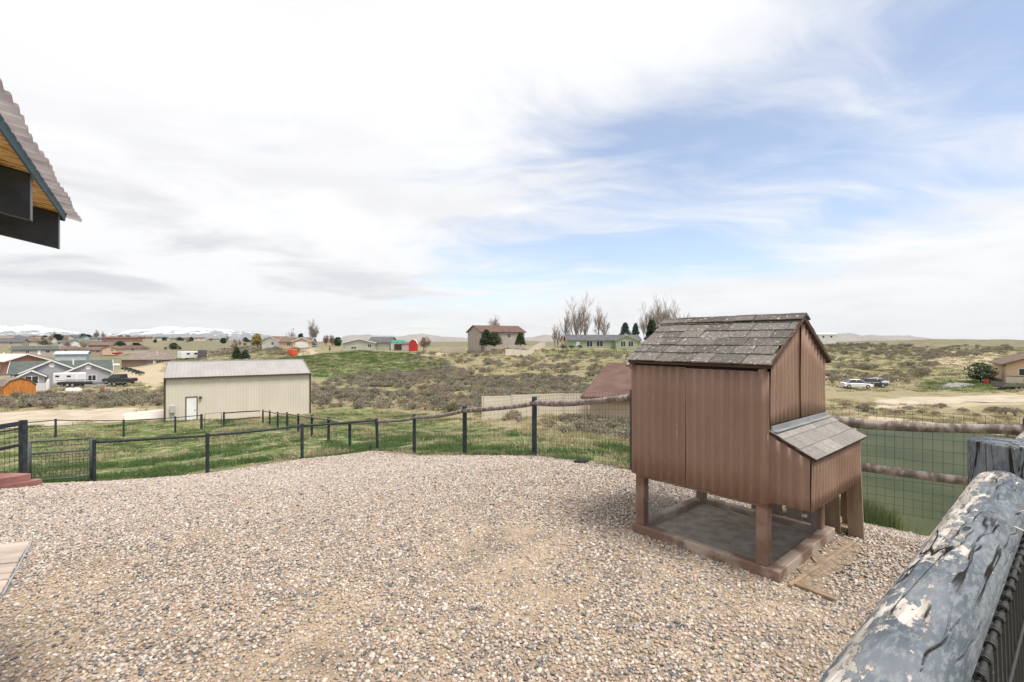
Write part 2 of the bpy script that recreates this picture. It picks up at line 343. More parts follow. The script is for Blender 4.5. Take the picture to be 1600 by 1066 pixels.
def build_ground():
    ang = np.concatenate([np.arange(-62, 62.01, 0.32), np.arange(65, 298, 3.5)]) * math.pi / 180      # measured from +y, clockwise
    rad = np.concatenate([[0.0], np.geomspace(0.4, 40000, 430)])
    A, Rr = np.meshgrid(ang, rad); x = (np.sin(A) * Rr).ravel(); y = (np.cos(A) * Rr).ravel(); z = ground(x, y)
    # sink the earth a little under the gravel sheet
    inside = in_poly(x, y, PAD); z = np.where(inside & (poly_dist(x, y, PAD) > 0.25), z - 0.06, z)
    na, nr = len(ang), len(rad)
    i, j = np.meshgrid(np.arange(nr - 1), np.arange(na), indexing='ij'); j2 = (j + 1) % na
    Fq = np.stack([i*na + j, (i+1)*na + j, (i+1)*na + j2, i*na + j2], -1).reshape(-1, 4)[:, ::-1]
    me = np_mesh('ground', np.stack([x, y, z], -1), Fq, ground_material())
    yy = np.maximum(y, 0.5); X, Y = topx(x, yy, z)
    g = np.zeros(len(x)); s = np.zeros(len(x)); ok = y > 1
    jx = (fbm(x / 5, y / 5, 41, 3) - .5) * 44; jy = (fbm(x / 5, y / 5, 47, 3) - .5) * 16
    def soft(p):
        d = poly_dist(X + jx, (Y + jy), p); return np.where(in_poly(X + jx, Y + jy, p), .5 + np.clip(d / 12, 0, .5), .5 - np.clip(d / 12, 0, .5)) * ok
    for p in GREEN_PX: g = np.maximum(g, soft(p))
    for p in SAND_PX: s = np.maximum(s, soft(p))
    bank = poly_dist(x, y, POND); s = np.maximum(s, np.clip(1.3 - bank / 2.2, 0, .8) * (np.hypot(x, y) > 30))
    near = (np.hypot(x, y) < 14) & ~inside; g[near] = np.maximum(g[near], 0.55)
    zc = np.stack([g, s, .85 * np.clip((np.hypot(x, y) - 160) / 120, 0, 1) * (1 - np.maximum(g, s)), np.ones(len(x))], -1).astype(np.float32)
    a = me.color_attributes.new('zone', 'FLOAT_COLOR', 'POINT'); a.data.foreach_set('color', zc.ravel())
    o = bpy.data.objects.new('ground', me); link(o); tag(o, 'dry grass and sagebrush hills around the gravel yard', kind='structure')
build_ground()

def sheet(name, poly, step, lift, m, label, kind='structure'):
    """a sheet cut to an outline and laid on the terrain"""
    P = np.array(poly); x0, y0 = P.min(0); x1, y1 = P.max(0)
    bm = bmesh.new(); vs = [bm.verts.new((p[0], p[1], 0)) for p in poly]; bm.faces.new(vs)
    for ax, a, b_ in ((0, x0, x1), (1, y0, y1)):
        for k in np.arange(a + step, b_, step):
            co = [0, 0, 0]; no = [0, 0, 0]; co[ax] = k; no[ax] = 1
            bmesh.ops.bisect_plane(bm, geom=bm.verts[:] + bm.edges[:] + bm.faces[:], plane_co=co, plane_no=no, dist=1e-5)
    xs = np.array([v.co.x for v in bm.verts]); ys = np.array([v.co.y for v in bm.verts]); zs = ground(xs, ys) + lift
    for v, z in zip(bm.verts, zs): v.co.z = z
    bmesh.ops.recalc_face_normals(bm, faces=bm.faces)
    if sum(f.normal.z for f in bm.faces) < 0: bmesh.ops.reverse_faces(bm, faces=bm.faces)
    me = bpy.data.meshes.new(name); bm.to_mesh(me); bm.free(); me.materials.append(m)
    me.polygons.foreach_set('use_smooth', [True] * len(me.polygons))
    o = bpy.data.objects.new(name, me); link(o); return tag(o, label, kind=kind)
def wavy(poly, amp=0.12, step=0.35):
    out = []
    for (x0, y0), (x1, y1) in zip(poly, poly[1:] + poly[:1]):
        n = max(1, int(math.hypot(x1-x0, y1-y0) / step))
        for k in range(n):
            f = k / n; out.append((x0 + (x1-x0)*f + rnd.uniform(-amp, amp), y0 + (y1-y0)*f + rnd.uniform(-amp, amp)))
    return out
PAD_EDGE = wavy(PAD, 0.09, 0.3)
def gravel_base_mat():
    m = bpy.data.materials.new('gravel_bed'); m.use_nodes = True; t = NT(m.node_tree); b = m.node_tree.nodes['Principled BSDF']
    tc = t.n('ShaderNodeTexCoord'); P = tc.outputs['Object']
    vo = t.n('ShaderNodeTexVoronoi', feature='F1'); t.l(P, vo.inputs['Vector']); vo.inputs['Scale'].default_value = 38.0
    hs = t.n('ShaderNodeSeparateColor'); t.l(vo.outputs['Color'], hs.inputs[0])
    cr = t.n('ShaderNodeValToRGB'); t.l(hs.outputs[0], cr.inputs[0]); el = cr.color_ramp.elements
    for i, (p, c) in enumerate(PEBBLE):
        e = el[i] if i < 2 else el.new(p); e.position = p; e.color = (*c, 1)
    stone = t.mix(t.ramp(vo.outputs['Distance'], 0.012, 0.022), cr.outputs[0], (0.20, 0.16, 0.125))
    sand = t.mix(t.ramp(t.noise(P, 30, 4), 0.3, 0.7), (0.38, 0.28, 0.18), (0.50, 0.39, 0.27))
    grit = t.n('ShaderNodeTexVoronoi', feature='F1'); t.l(P, grit.inputs['Vector']); grit.inputs['Scale'].default_value = 130.0
    gs = t.n('ShaderNodeSeparateColor'); t.l(grit.outputs['Color'], gs.inputs[0])
    sand = t.mix(t.math('MULTIPLY', t.ramp(gs.outputs[1], 0.55, 0.9), .8), sand, (0.27, 0.215, 0.17))
    c = t.mix(t.ramp(t.noise(P, 2.0, 4.0, 0.6), 0.30, 0.62), stone, sand)
    t.l(c, b.inputs['Base Color']); b.inputs['Roughness'].default_value = 0.9; b.inputs['Specular IOR Level'].default_value = 0.15
    bp = t.n('ShaderNodeBump', invert=True); bp.inputs['Strength'].default_value = 0.9; bp.inputs['Distance'].default_value = 0.02
    t.l(vo.outputs['Distance'], bp.inputs['Height']); t.l(bp.outputs[0], b.inputs['Normal'])
    return m
PEBBLE = [(0.0, (0.085, 0.09, 0.105)), (1.0, (0.74, 0.67, 0.595)), (0.13, (0.20, 0.195, 0.20)), (0.27, (0.335, 0.305, 0.28)), (0.42, (0.48, 0.385, 0.30)), (0.57, (0.42, 0.305, 0.24)),
          (0.72, (0.52, 0.44, 0.375)), (0.88, (0.60, 0.53, 0.46))]
sheet('gravel_yard', PAD_EDGE, 0.6, 0.0, gravel_base_mat(), 'pale pebble gravel yard inside the post and rail fence')

def scatter(name, pts, rot, scl, tint, variants, idx, label, kind='stuff', cat=None):
    me = bpy.data.meshes.new(name); pts = np.asarray(pts, np.float32); n = len(pts)
    me.vertices.add(n); me.vertices.foreach_set('co', pts.ravel())
    for nm, ty, dat, key in (('rot', 'FLOAT_VECTOR', rot, 'vector'), ('scl', 'FLOAT_VECTOR', scl, 'vector'), ('tint', 'FLOAT', tint, 'value'), ('vi', 'INT', idx, 'value')):
        a = me.attributes.new(nm, ty, 'POINT'); a.data.foreach_set(key, np.ascontiguousarray(dat, np.int32 if ty == 'INT' else np.float32).ravel())
    o = bpy.data.objects.new(name, me); link(o); tag(o, label, cat, kind=kind)
    c = bpy.data.collections.new(name + '_shapes')
    for k, vme in enumerate(variants):
        vo = bpy.data.objects.new('%s_shape_%02d' % (name, k), vme); c.objects.link(vo)
    g = bpy.data.node_groups.new(name, 'GeometryNodeTree')
    g.interface.new_socket('Geometry', in_out='INPUT', socket_type='NodeSocketGeometry'); g.interface.new_socket('Geometry', in_out='OUTPUT', socket_type='NodeSocketGeometry')
    N = g.nodes.new; i_, o_ = N('NodeGroupInput'), N('NodeGroupOutput'); ip = N('GeometryNodeInstanceOnPoints')
    ci = N('GeometryNodeCollectionInfo'); ci.inputs[0].default_value = c; ci.inputs['Separate Children'].default_value = True; ci.inputs['Reset Children'].default_value = True
    def na(nm, ty):
        q = N('GeometryNodeInputNamedAttribute'); q.data_type = ty; q.inputs[0].default_value = nm; return q.outputs[0]
    g.links.new(i_.outputs[0], ip.inputs['Points']); g.links.new(ci.outputs[0], ip.inputs['Instance']); ip.inputs['Pick Instance'].default_value = True
    g.links.new(na('vi', 'INT'), ip.inputs['Instance Index']); g.links.new(na('scl', 'FLOAT_VECTOR'), ip.inputs['Scale'])
    er = N('FunctionNodeEulerToRotation'); g.links.new(na('rot', 'FLOAT_VECTOR'), er.inputs[0]); g.links.new(er.outputs[0], ip.inputs['Rotation'])
    g.links.new(ip.outputs[0], o_.inputs[0])
    md = o.modifiers.new('scatter', 'NODES'); md.node_group = g
    return o
# ---- pebbles
def pebble_mesh(k):
    bm = bmesh.new(); bmesh.ops.create_icosphere(bm, subdivisions=1, radius=1.0); r = random.Random(100 + k)
    sx, sy, sz = r.uniform(.75, 1.25), r.uniform(.6, .95), r.uniform(.42, .68)
    for v in bm.verts:
        q = 1 + r.uniform(-.16, .16); v.co = Vector((v.co.x * sx * q, v.co.y * sy * q, v.co.z * sz * q))
    me = bpy.data.meshes.new('pebble_shape'); bm.to_mesh(me); bm.free(); me.materials.append(PEB_MAT)
    me.polygons.foreach_set('use_smooth', [True] * len(me.polygons)); return me
PEB_MAT = tint_mat('pebble_stone', PEBBLE, rough=0.75, spec=0.3)
def patch_mask(x, y):        # 0 where the sand shows through, 1 where the gravel lies thick
    p = fbm(x * .55 + 3, y * .55 + 8, 21, 4) * .75 + vnoise(x * 2.7, y * 2.7, 31) * .25
    return 1 - .42 * np.clip((p - .60) / .10, 0, 1)
def build_gravel():
    N = 1200000
    r = np.sqrt(nrng.uniform(0.6 ** 2, 18.5 ** 2, N)); th = nrng.uniform(-R(56), R(56), N)
    x = r * np.sin(th); y = r * np.cos(th)
    keep = nrng.uniform(0, 1, N) < np.where(r < 6.5, 1.0, np.clip(1.0 - (r - 6.5) / 8.0, .22, 1)); x, y, r = x[keep], y[keep], r[keep]
    k2 = in_poly(x, y, PAD_EDGE) | ((poly_dist(x, y, PAD_EDGE) < .28) & (nrng.uniform(0, 1, len(x)) < .16) & (x < 4.3)); x, y, r = x[k2], y[k2], r[k2]
    pm = patch_mask(x, y); k3 = nrng.uniform(0, 1, len(x)) < (.10 + .90 * pm); x, y, r, pm = x[k3], y[k3], r[k3], pm[k3]
    # nothing inside the coop's run or on the raked earth strip beside it
    u = (x - 1.915) * -.655 + (y - 3.552) * .755; v = (x - 1.915) * .755 + (y - 3.552) * .655
    k4 = ~((u > -.03) & (u < 1.2) & (v > -.03) & (v < 1.2)) & ~((u > -.30) & (u < 0) & (v > .02) & (v < 1.15) & (nrng.uniform(0, 1, len(x)) > .38))
    x, y, r, pm = x[k4], y[k4], r[k4], pm[k4]
    s = np.clip(np.exp(nrng.normal(math.log(.0100), .30, len(x))), .005, .0195) * (.75 + .25 * pm) * np.clip(1 + (r - 6) * .09, 1, 1.7)
    z = ground(x, y) + s * nrng.uniform(-.1, .55, len(x)) * (.4 + .6 * pm)
    n = len(x); rot = np.stack([nrng.normal(0, .28, n), nrng.normal(0, .28, n), nrng.uniform(0, 6.28, n)], -1)
    t = np.clip(nrng.beta(1.35, 1.2, n), .001, 1); 
    scatter('gravel', np.stack([x, y, z], -1), rot, np.repeat(s[:, None], 3, 1), t, [pebble_mesh(k) for k in range(8)], nrng.integers(0, 8, n), 'loose mixed tan, grey and white pebbles covering the yard')
    print('pebbles', n)
build_gravel()

# ---- pond, roads
def water_mat():
    m = bpy.data.materials.new('pond_water'); m.use_nodes = True; t = NT(m.node_tree); b = m.node_tree.nodes['Principled BSDF']
    tc = t.n('ShaderNodeTexCoord'); P = tc.outputs['Object']
    c = t.mix(t.ramp(t.noise(P, .18, 4), .35, .65), (0.036, 0.047, 0.016), (0.060, 0.066, 0.026))
    c = t.mix(t.ramp(t.noise(P, 2.2, 4.0, .7), .73, .78), c, (0.22, 0.22, 0.15))
    t.l(c, b.inputs['Base Color']); b.inputs['Roughness'].default_value = 0.45; b.inputs['Specular IOR Level'].default_value = 0.06
    bp = t.n('ShaderNodeBump'); bp.inputs['Strength'].default_value = 0.25; bp.inputs['Distance'].default_value = 0.03
    t.l(t.noise(P, 3.0, 3.0), bp.inputs['Height']); t.l(bp.outputs[0], b.inputs['Normal']); return m
pw = MB(); pw.quad(*[(p[0], p[1], POND_Z) for p in [(10, 15), (34, 53), (42, 53), (50, 39), (66, 22), (58, 2), (22, 0)]])
pw = pw.build('pond_water', water_mat()); tag(pw, 'still olive green pond water below the wire fence', kind='structure')
dirt_road = mat('dirt_road', (0.37, 0.31, 0.24), (0.46, 0.395, 0.315), .5, .95, .3, 8.0, spec=.1)
concrete = mat('concrete_apron', (0.50, 0.465, 0.415), (0.56, 0.525, 0.475), .8, .9, spec=.1)
def road(name, up, low, m, label, lift):
    poly = [hit(*p)[:2] for p in up] + [hit(*p)[:2] for p in reversed(low)]
    return sheet(name, wavy(poly, .25, 2.0), 1.5, lift, m, label)
road('dirt_road', [(-60, 649), (40, 644), (130, 641), (200, 638), (257, 640)], [(-60, 676), (40, 669), (120, 664), (190, 661), (257, 658)], dirt_road, 'pale dirt road leading to the metal building', .035)
road('driveway', [(196, 646), (262, 641)], [(188, 660), (262, 656)], concrete, 'light concrete apron at the side of the metal building', .06)
road('dirt_road', [(1366, 628), (1400, 624), (1450, 621), (1520, 619), (1680, 615)], [(1372, 640), (1410, 640), (1450, 636), (1510, 629), (1680, 626)], dirt_road, 'pale dirt track beyond the pond', .035)
road('dirt_track', [(476, 549), (494, 545)], [(462, 556), (470, 557)], dirt_road, 'two-wheel dirt driveway up to the brick garage house', .08)
# ------------------------------------------------------------------ near things
coop_paint = mat('coop_paint', (0.245, 0.150, 0.110), (0.285, 0.183, 0.138), 3.5, .6, .2, 60.0, stretch=(1, 1, .22), rand=.05, spots=(30.0, .705, .73, (0.40, 0.30, 0.245)))
coop_wood = mat('coop_timber', (0.175, 0.102, 0.075), (0.27, 0.18, 0.14), 5.0, .75, .3, 40.0, stretch=(1, 1, 1), rand=.08)
sill_wood = mat('worn_sill', (0.21, 0.13, 0.098), (0.43, 0.345, 0.285), 3.5, .85, .4, 30.0, lo=.42, hi=.62)
shingle_m = mat('asphalt_shingle', (0.125, 0.113, 0.105), (0.185, 0.167, 0.152), 40.0, .95, .6, 220.0, rand=.28, spots=(38.0, .615, .65, (0.50, 0.45, 0.40)))
nest_shingle_m = mat('nest_shingle', (0.27, 0.245, 0.23), (0.34, 0.315, 0.295), 40.0, .95, .6, 220.0, rand=.16, spots=(40.0, .72, .78, (0.42, 0.38, 0.34)))
dark_gap = mat('dark_wood_gap_shade', (0.07, 0.04, 0.03), (0.10, 0.06, 0.045), 5.0, .9)  # dark deck and edge wood; in the eave gap its colour stands for shade
flash_m = mat('galvanised_flashing', (0.27, 0.28, 0.29), (0.36, 0.37, 0.38), 8.0, .5, metal=.3)
wire_dark = mat('dark_wire', (0.045, 0.045, 0.045), rough=.6)
wire_galv = mat('galvanised_wire', (0.30, 0.30, 0.30), rough=.5, metal=.2)
run_dirt = mat('trodden_dirt', (0.29, 0.235, 0.185), (0.50, 0.42, 0.335), 9.0, .95, .8, 60.0, spots=(34.0, .62, .68, (.50, .42, .31)))
pallet_wood = mat('pallet_wood', (0.24, 0.165, 0.115), (0.36, 0.27, 0.195), 4.0, .85, .3, 40.0, stretch=(3, 3, .6), rand=.15)
fence_paint = mat('slate_fence_paint', (0.022, 0.028, 0.035), (0.04, 0.047, 0.055), 9.0, .65, .3, 50.0, rand=.15)
weathered = mat('weathered_pole', (0.14, 0.115, 0.10), (0.33, 0.285, 0.25), 7.0, .85, .5, 40.0, stretch=(1, 1, 2.0), lo=.40, hi=.62)

def corr_panel(name, top, w, z0, parent, loc, rz, m=None, pitch=.078, amp=.010, rag=.006):
    """corrugated sheet, x from 0 to w, outward normal -y; top(x) gives the cut of its upper edge"""
    n = max(8, int(w / pitch * 8)); v = []; f = []
    for i in range(n + 1):
        x = w * i / n; y = -amp * math.cos(2 * math.pi * x / pitch)
        zs = [z0 + rnd.uniform(-rag, rag) * .3]; zt = top(x); zs += [z0 + (zt - z0) * k / 4 for k in (1, 2, 3, 4)]
        v += [(x, y + .004 * math.sin(x * 9 + k), z) for k, z in enumerate(zs)] + [(x, y + .0015 + .004 * math.sin(x * 9 + k), z) for k, z in enumerate(zs)]
    for i in range(n):
        for k in range(4):
            a = i*10 + k; b = a + 10; f += [(a, b, b + 1, a + 1), (a + 5, a + 6, b + 6, b + 5)]
        f += [(i*10, i*10 + 5, i*10 + 15, i*10 + 10), (i*10 + 4, i*10 + 14, i*10 + 19, i*10 + 9)]
    f += [(0, 1, 6, 5), (1, 2, 7, 6), (2, 3, 8, 7), (3, 4, 9, 8)]; e = n * 10; f += [(e, e+5, e+6, e+1), (e+1, e+6, e+7, e+2), (e+2, e+7, e+8, e+3), (e+3, e+8, e+9, e+4)]
    mb = MB(); mb.add(v, f); return mb.build(name, m or coop_paint, parent, smooth=True, loc=loc, rot=(0, 0, rz))
def grid_wire(name, p00, p10, h, sx, sz, r, m, parent, z_list=None, drop=None):
    """wire mesh on a vertical panel from p00 to p10 (both at the foot), h high: one joined part"""
    p00 = Vector(p00); p10 = Vector(p10); mb = MB(); L = (p10 - p00).length; n = max(1, int(L / sx))
    up = Vector((0, 0, 1)); d = (p10 - p00) / n
    for i in range(n + 1):
        a = p00 + d * i; wob = Vector((rnd.uniform(-.003, .003), rnd.uniform(-.003, .003), 0)); mb.tube([a, a + wob + up * h], r, 3, False)
    zs = z_list or [h * k / max(1, round(h / sz)) for k in range(max(1, round(h / sz)) + 1)]
    for zz in zs:
        pts = [p00 + d * i + up * (zz + .004 * math.sin(i * 1.7 + zz * 9)) for i in range(0, n + 1, max(1, n // 12))]
        if (pts[-1] - (p10 + up * zz)).length > .01: pts.append(p10 + up * zz)
        mb.tube(pts, r, 3, False)
    o = mb.build(name, m, parent, fix=False); o['kind'] = 'stuff'; return o

def build_coop():
    ang = math.atan2(-.755, .655)
    C = empty('chicken_coop', (1.915, 3.552, 0.0), ang, 'brown corrugated chicken coop with shingled gable roof and wire run', 'chicken coop')
    W, D, ZB, ZT, ZR = 1.19, 1.20, .585, 1.572, 1.995; sl = .555
    # run: sill frame, posts, beams
    def bx(name, x0, x1, y0, y1, z0, z1, m, b=.006): return MB().box(x0, x1, y0, y1, z0, z1).build(name, m, C, bevel=b)
    bx('sill', -W - .03, .0, -.045, .045, -.03, .085, sill_wood); bx('sill', -.005, .09, -.05, D + .06, -.03, .088, sill_wood)
    bx('sill', -W - .03, -.006, D - .06, D + .03, -.03, .083, sill_wood); bx('sill', -W - .032, -W + .06, .047, D - .062, -.03, .086, sill_wood)
    for x0, y0 in ((-.092, -.03), (-W, -.03), (-.06, D - .1), (-W, D - .1)): bx('post', x0, x0 + .088, y0, y0 + .088, .0855, .53, coop_wood)
    bx('beam', -W, .0, -.034, .03, .53, .60, coop_wood); bx('beam', -W, 0, D - .06, D, .53, .60, coop_wood)
    bx('beam', -.05, .0, .032, D - .062, .53, .60, coop_wood); bx('beam', -W, -W + .05, .032, D - .062, .53, .60, coop_wood)
    bx('floor_panel', -W + .01, -.01, .0, D - .02, .602, .62, dark_gap)
    o = MB().box(-W + .05, -.01, .05, D - .065, -.02, .03).build('run_floor', run_dirt, C)
    tag(o, 'bare trodden dirt floor of the run')
    grid_wire('wire_mesh', (-W + .09, .012, .085), (-.09, .012, .085), .45, .0125, .0125, .00065, wire_galv, C)
    grid_wire('wire_mesh', (-W + .09, .022, .085), (-.095, .022, .085), .19, .0125, .0125, .0006, wire_galv, C)
    grid_wire('wire_mesh', (-.012, .06, .085), (-.012, D - .1, .085), .45, .0125, .0125, .00065, wire_galv, C)
    grid_wire('wire_mesh', (-W + .09, D - .03, .085), (-.06, D - .03, .085), .45, .0125, .0125, .0005, wire_galv, C)
    grid_wire('wire_mesh', (-W + .012, .06, .085), (-W + .012, D - .1, .085), .45, .0125, .0125, .0005, wire_galv, C)
    # wall sheets
    flat = lambda z: (lambda x: z)
    corr_panel('wall_sheet', flat(ZT), .548, .560, C, (-W - .02, -.056, 0), R(.5))
    corr_panel('wall_sheet', flat(ZT - .008), .672, .572, C, (-W + .539, -.064, 0), R(-.2))
    gab = lambda y0: (lambda x: ZR - sl * abs(.6 - y0 - x) - .03)
    corr_panel('gable_sheet', gab(0.0), .62, 1.10, C, (.012, -.03, 0), R(90)); corr_panel('gable_sheet', gab(.58), .62, 1.095, C, (.020, .58, 0), R(90))
    corr_panel('wall_sheet', flat(1.12), D, ZB, C, (.006, .0, 0), R(90))
    corr_panel('wall_sheet', flat(ZT), W, ZB, C, (0, D + .015, 0), R(180)); corr_panel('wall_sheet', lambda x: ZR - sl * abs(.6 - x) - .03, D, ZB, C, (-W - .01, D, 0), R(-90))
    # nest box on the gable side
    NX = .275
    corr_panel('nest_sheet', lambda x: 1.10 - .52 * x, NX + .012, ZB, C, (.004, -.046, 0), 0)
    corr_panel('nest_sheet', flat(.945), D + .05, ZB - .012, C, (NX + .02, -.048, 0), R(90), pitch=.068)
    corr_panel('nest_sheet', lambda x: 1.10 - .52 * (NX - x), NX, ZB, C, (NX + .01, D + .006, 0), R(180))
    bx('nest_floor', .02, NX, .0, D - .01, .60, .615, dark_gap)
    # roof
    th = math.atan(sl); L = .69 / math.cos(th)
    def slope_pt(s, back): y = .6 - (L - s) * math.cos(th); z = ZR - (L - s) * math.sin(th); return (y, z) if not back else (1.2 - y, z)
    for back in (False, True):
        y0, z0 = slope_pt(.0, back); sg = -1 if back else 1
        mb = MB().box(0, W + .085, .0, L - .004, -.026, -.006)
        mb.build('roof_deck', dark_gap, C, loc=((-W - .045) if not back else .04, y0, z0), rot=(th, 0, 0 if not back else R(180)))
        for c in range(6):
            x = -W - .055 - rnd.uniform(0, .10); s = c * .134
            while x < .045:
                w = rnd.choice((.15, .17, .2, .26)) * rnd.uniform(.9, 1.1); xa = max(x, -W - .055 - rnd.uniform(0, .008)); xb = min(x + w - .007, .05 + rnd.uniform(0, .006))
                if xb - xa > .03:
                    ln = .175 if c < 5 else .155; y, z = slope_pt(s + rnd.uniform(-.004, .004) - (.015 if c == 0 else 0), back)
                    o = MB().box(0, xb - xa, 0, ln, 0, rnd.uniform(.008, .015)).build('shingle', shingle_m, C, loc=(xa if not back else xb, y, z + .010), rot=(th - .052, rnd.uniform(-.006, .006), 0 if not back else R(180)))
                x += w
    k = 0; x = -W - .05
    while x < .03:
        w = rnd.uniform(.13, .17); a = .115 * math.cos(th - .05); b = .115 * math.sin(th - .05); zc = ZR + .028 + rnd.uniform(0, .006)
        poly = [(.6 - a, zc - b), (.6 - .012, zc), (.6 + .012, zc), (.6 + a, zc - b), (.6 + a - .004, zc - b - .008), (.6, zc - .012), (.6 - a + .004, zc - b - .008)]
        MB().prism(poly, 0, min(w + .02, .055 - x), 'x').build('ridge_cap', shingle_m, C, loc=(x, 0, rnd.uniform(-.002, .004)), rot=(0, rnd.uniform(-.02, .01), 0)); x += w
    for x in (-W - .02, -.03): MB().bar((x, -.075, 1.552), (x, .59, 1.552 + .665 * sl), .04, .05).build('rafter', coop_wood, C)
    for x in (-W - .02, -.03): MB().bar((x, 1.275, 1.552), (x, .61, 1.552 + .665 * sl), .04, .05).build('rafter', coop_wood, C)
    bx('eave_shade_board', -W, -.01, .0, .02, ZT - .05, ZT + .055, dark_gap)  # strip behind the gap under the eave, the gap's shade put into its colour
    MB().bar((.046, -.09, ZR - .69 * sl - .002), (.046, .597, ZR - .002), .012, .035).build('barge_edge', dark_gap, C)
    MB().bar((.046, 1.29, ZR - .69 * sl - .002), (.046, .603, ZR - .002), .012, .035).build('barge_edge', dark_gap, C)
    # nest roof
    nt = math.atan(.52); nl = (NX + .05) / math.cos(nt)
    MB().box(-.045, D + .035, 0, nl, -.016, -.004).build('nest_roof_deck', dark_gap, C, loc=(NX + .055, 0, 1.125 - .52 * (NX + .055)), rot=(nt, 0, R(90)))
    for c in range(3):
        y = -.055 - rnd.uniform(0, .1); s = c * nl / 3
        while y < D + .03:
            w = rnd.uniform(.17, .28); ya = max(y, -.055); yb = min(y + w - .004, D + .045)
            if yb - ya > .03:
                xx = NX + .06 - s * math.cos(nt); zz = 1.128 - .52 * xx
                MB().box(0, yb - ya, 0, nl / 3 + .025, 0, .006).build('nest_shingle', nest_shingle_m, C, loc=(xx, ya, zz + .006), rot=(nt - .045, 0, R(90)))
            y += w
    MB().bar((.035, -.045, 1.135), (.035, D + .03, 1.125), .014, .042).build('flashing', flash_m, C)
    MB().bar((.05, -.045, 1.118), (.05, D + .03, 1.108), .05, .006).build('flashing', flash_m, C)
    C.scale = (.965, .965, .975); C.location = (1.905, 3.575, 0)
    return C
build_coop()
def coop_pt(x, y, z=0): return (1.915 + .655 * x + .755 * y, 3.552 - .755 * x + .655 * y, z)
def build_pallet():
    p = coop_pt(-.30, 1.50); T = empty('wood_pallet', (p[0], p[1], gz(p[0], p[1]) + .0), math.atan2(-.755, .655), 'weathered wooden pallet leaning behind the chicken coop', 'pallet')
    lean = R(-9)
    x = -.45
    while x < .42:
        w = rnd.uniform(.10, .135); o = MB().box(x, x + w, -.055, -.035, .0 + rnd.uniform(0, .01), 1.0).build('deck_board', pallet_wood, T, rot=(-lean, 0, 0)); x += w + rnd.uniform(.04, .06)
    for z in (.04, .46, .9): MB().box(-.46, .46, -.034, .055, z, z + .04).build('stringer', pallet_wood, T, rot=(-lean, 0, 0))
    for x in (-.46, -.06, .33): MB().box(x, x + .13, .056, .074, .0, .99).build('back_board', pallet_wood, T, rot=(-lean, 0, 0))
build_pallet()
edge_wood = mat('buried_edging', (0.22, 0.155, 0.10), (0.33, 0.245, 0.165), 6.0, .95, .4, 40.0)
for (a, b, lab) in (((1234, 922), (1334, 852), 'long thin board edging the raked earth beside the coop'), ((1240, 916), (1306, 944), 'short thin board half buried in gravel beside the coop')):
    A = hit(*a, 1.0); B = hit(*b, 1.0)
    o = MB().bar((A[0], A[1], A[2] + .004), (B[0], B[1], B[2] + .004), .028, .05).build('edging_board', edge_wood, bevel=.004); tag(o, lab, 'board')
# raked earth strip along the nest side
strip = [coop_pt(.095, .0)[:2], coop_pt(.30, .02)[:2], coop_pt(.30, 1.25)[:2], coop_pt(.095, 1.3)[:2]]
sheet('raked_earth', wavy(strip, .035, .07), .15, .008, mat('raked_earth', (0.21, 0.155, 0.11), (0.36, 0.28, 0.20), 22.0, .97, .9, 90.0, spots=(60.0, .60, .66, (.46, .38, .30))), 'strip of raked brown earth beside the coop')

# ---- fences
def round_post(parent, x, y, ztop, r=.055, m=None, tilt=0.0, n=10):
    zb = gz(x, y) - .25; mb = MB()
    mb.tube([(x, y, zb), (x + tilt * .4, y, (zb + ztop) / 2), (x + tilt, y, ztop - .01), (x + tilt, y, ztop)], [r * 1.02, r * rnd.uniform(.95, 1.05), r * .98, r * .90], n)
    return mb.build('post', m or fence_paint, parent, smooth=False)
def pole_rail(parent, a, b, r, m, sag=.0, n=9, seg=8):
    a = Vector(a); b = Vector(b); pts = []; rad = []; ph = rnd.uniform(0, 6); amp = r * .22
    for i in range(seg + 1):
        f = i / seg; p = a.lerp(b, f); p.z += -sag * 4 * f * (1 - f) + amp * math.sin(ph + f * 5); pts.append(p); rad.append(r * (1 + .08 * math.sin(ph * 2 + f * 7)) * (1.06 - .12 * f))
    L = (b - a).length; q = (b - a).normalized().to_track_quat('Z', 'Y'); inv = q.to_matrix().inverted()
    mb = MB(); mb.tube([inv @ (p - a) for p in pts], rad, n); o = mb.build('rail', m, parent, smooth=True, loc=a); o.rotation_euler = q.to_euler(); return o
FA_TOP = [at(148, 687, 13.4)[2], at(325, 677, 14.2)[2], at(472, 662, 16)[2], at(590, 654, 17.4)[2], at(645, 647, 14.7)[2], at(726, 634, 11.35)[2], at(835, 620, 9.5)[2], at(990, 609, 6.95)[2], .98, 1.02]
yf = empty('yard_fence', (0, 0, 0), 0, 'dark post fence with log rails and wire mesh around the gravel yard', 'fence')
hog = [.02, .10, .18, .27, .37, .48, .60, .72, .84, .95]
for i, ((x, y), zt) in enumerate(zip(FENCE_A, FA_TOP)):
    round_post(yf, x, y, zt, .052 if i < 8 else .065, tilt=(-.04 if i == 3 else 0))
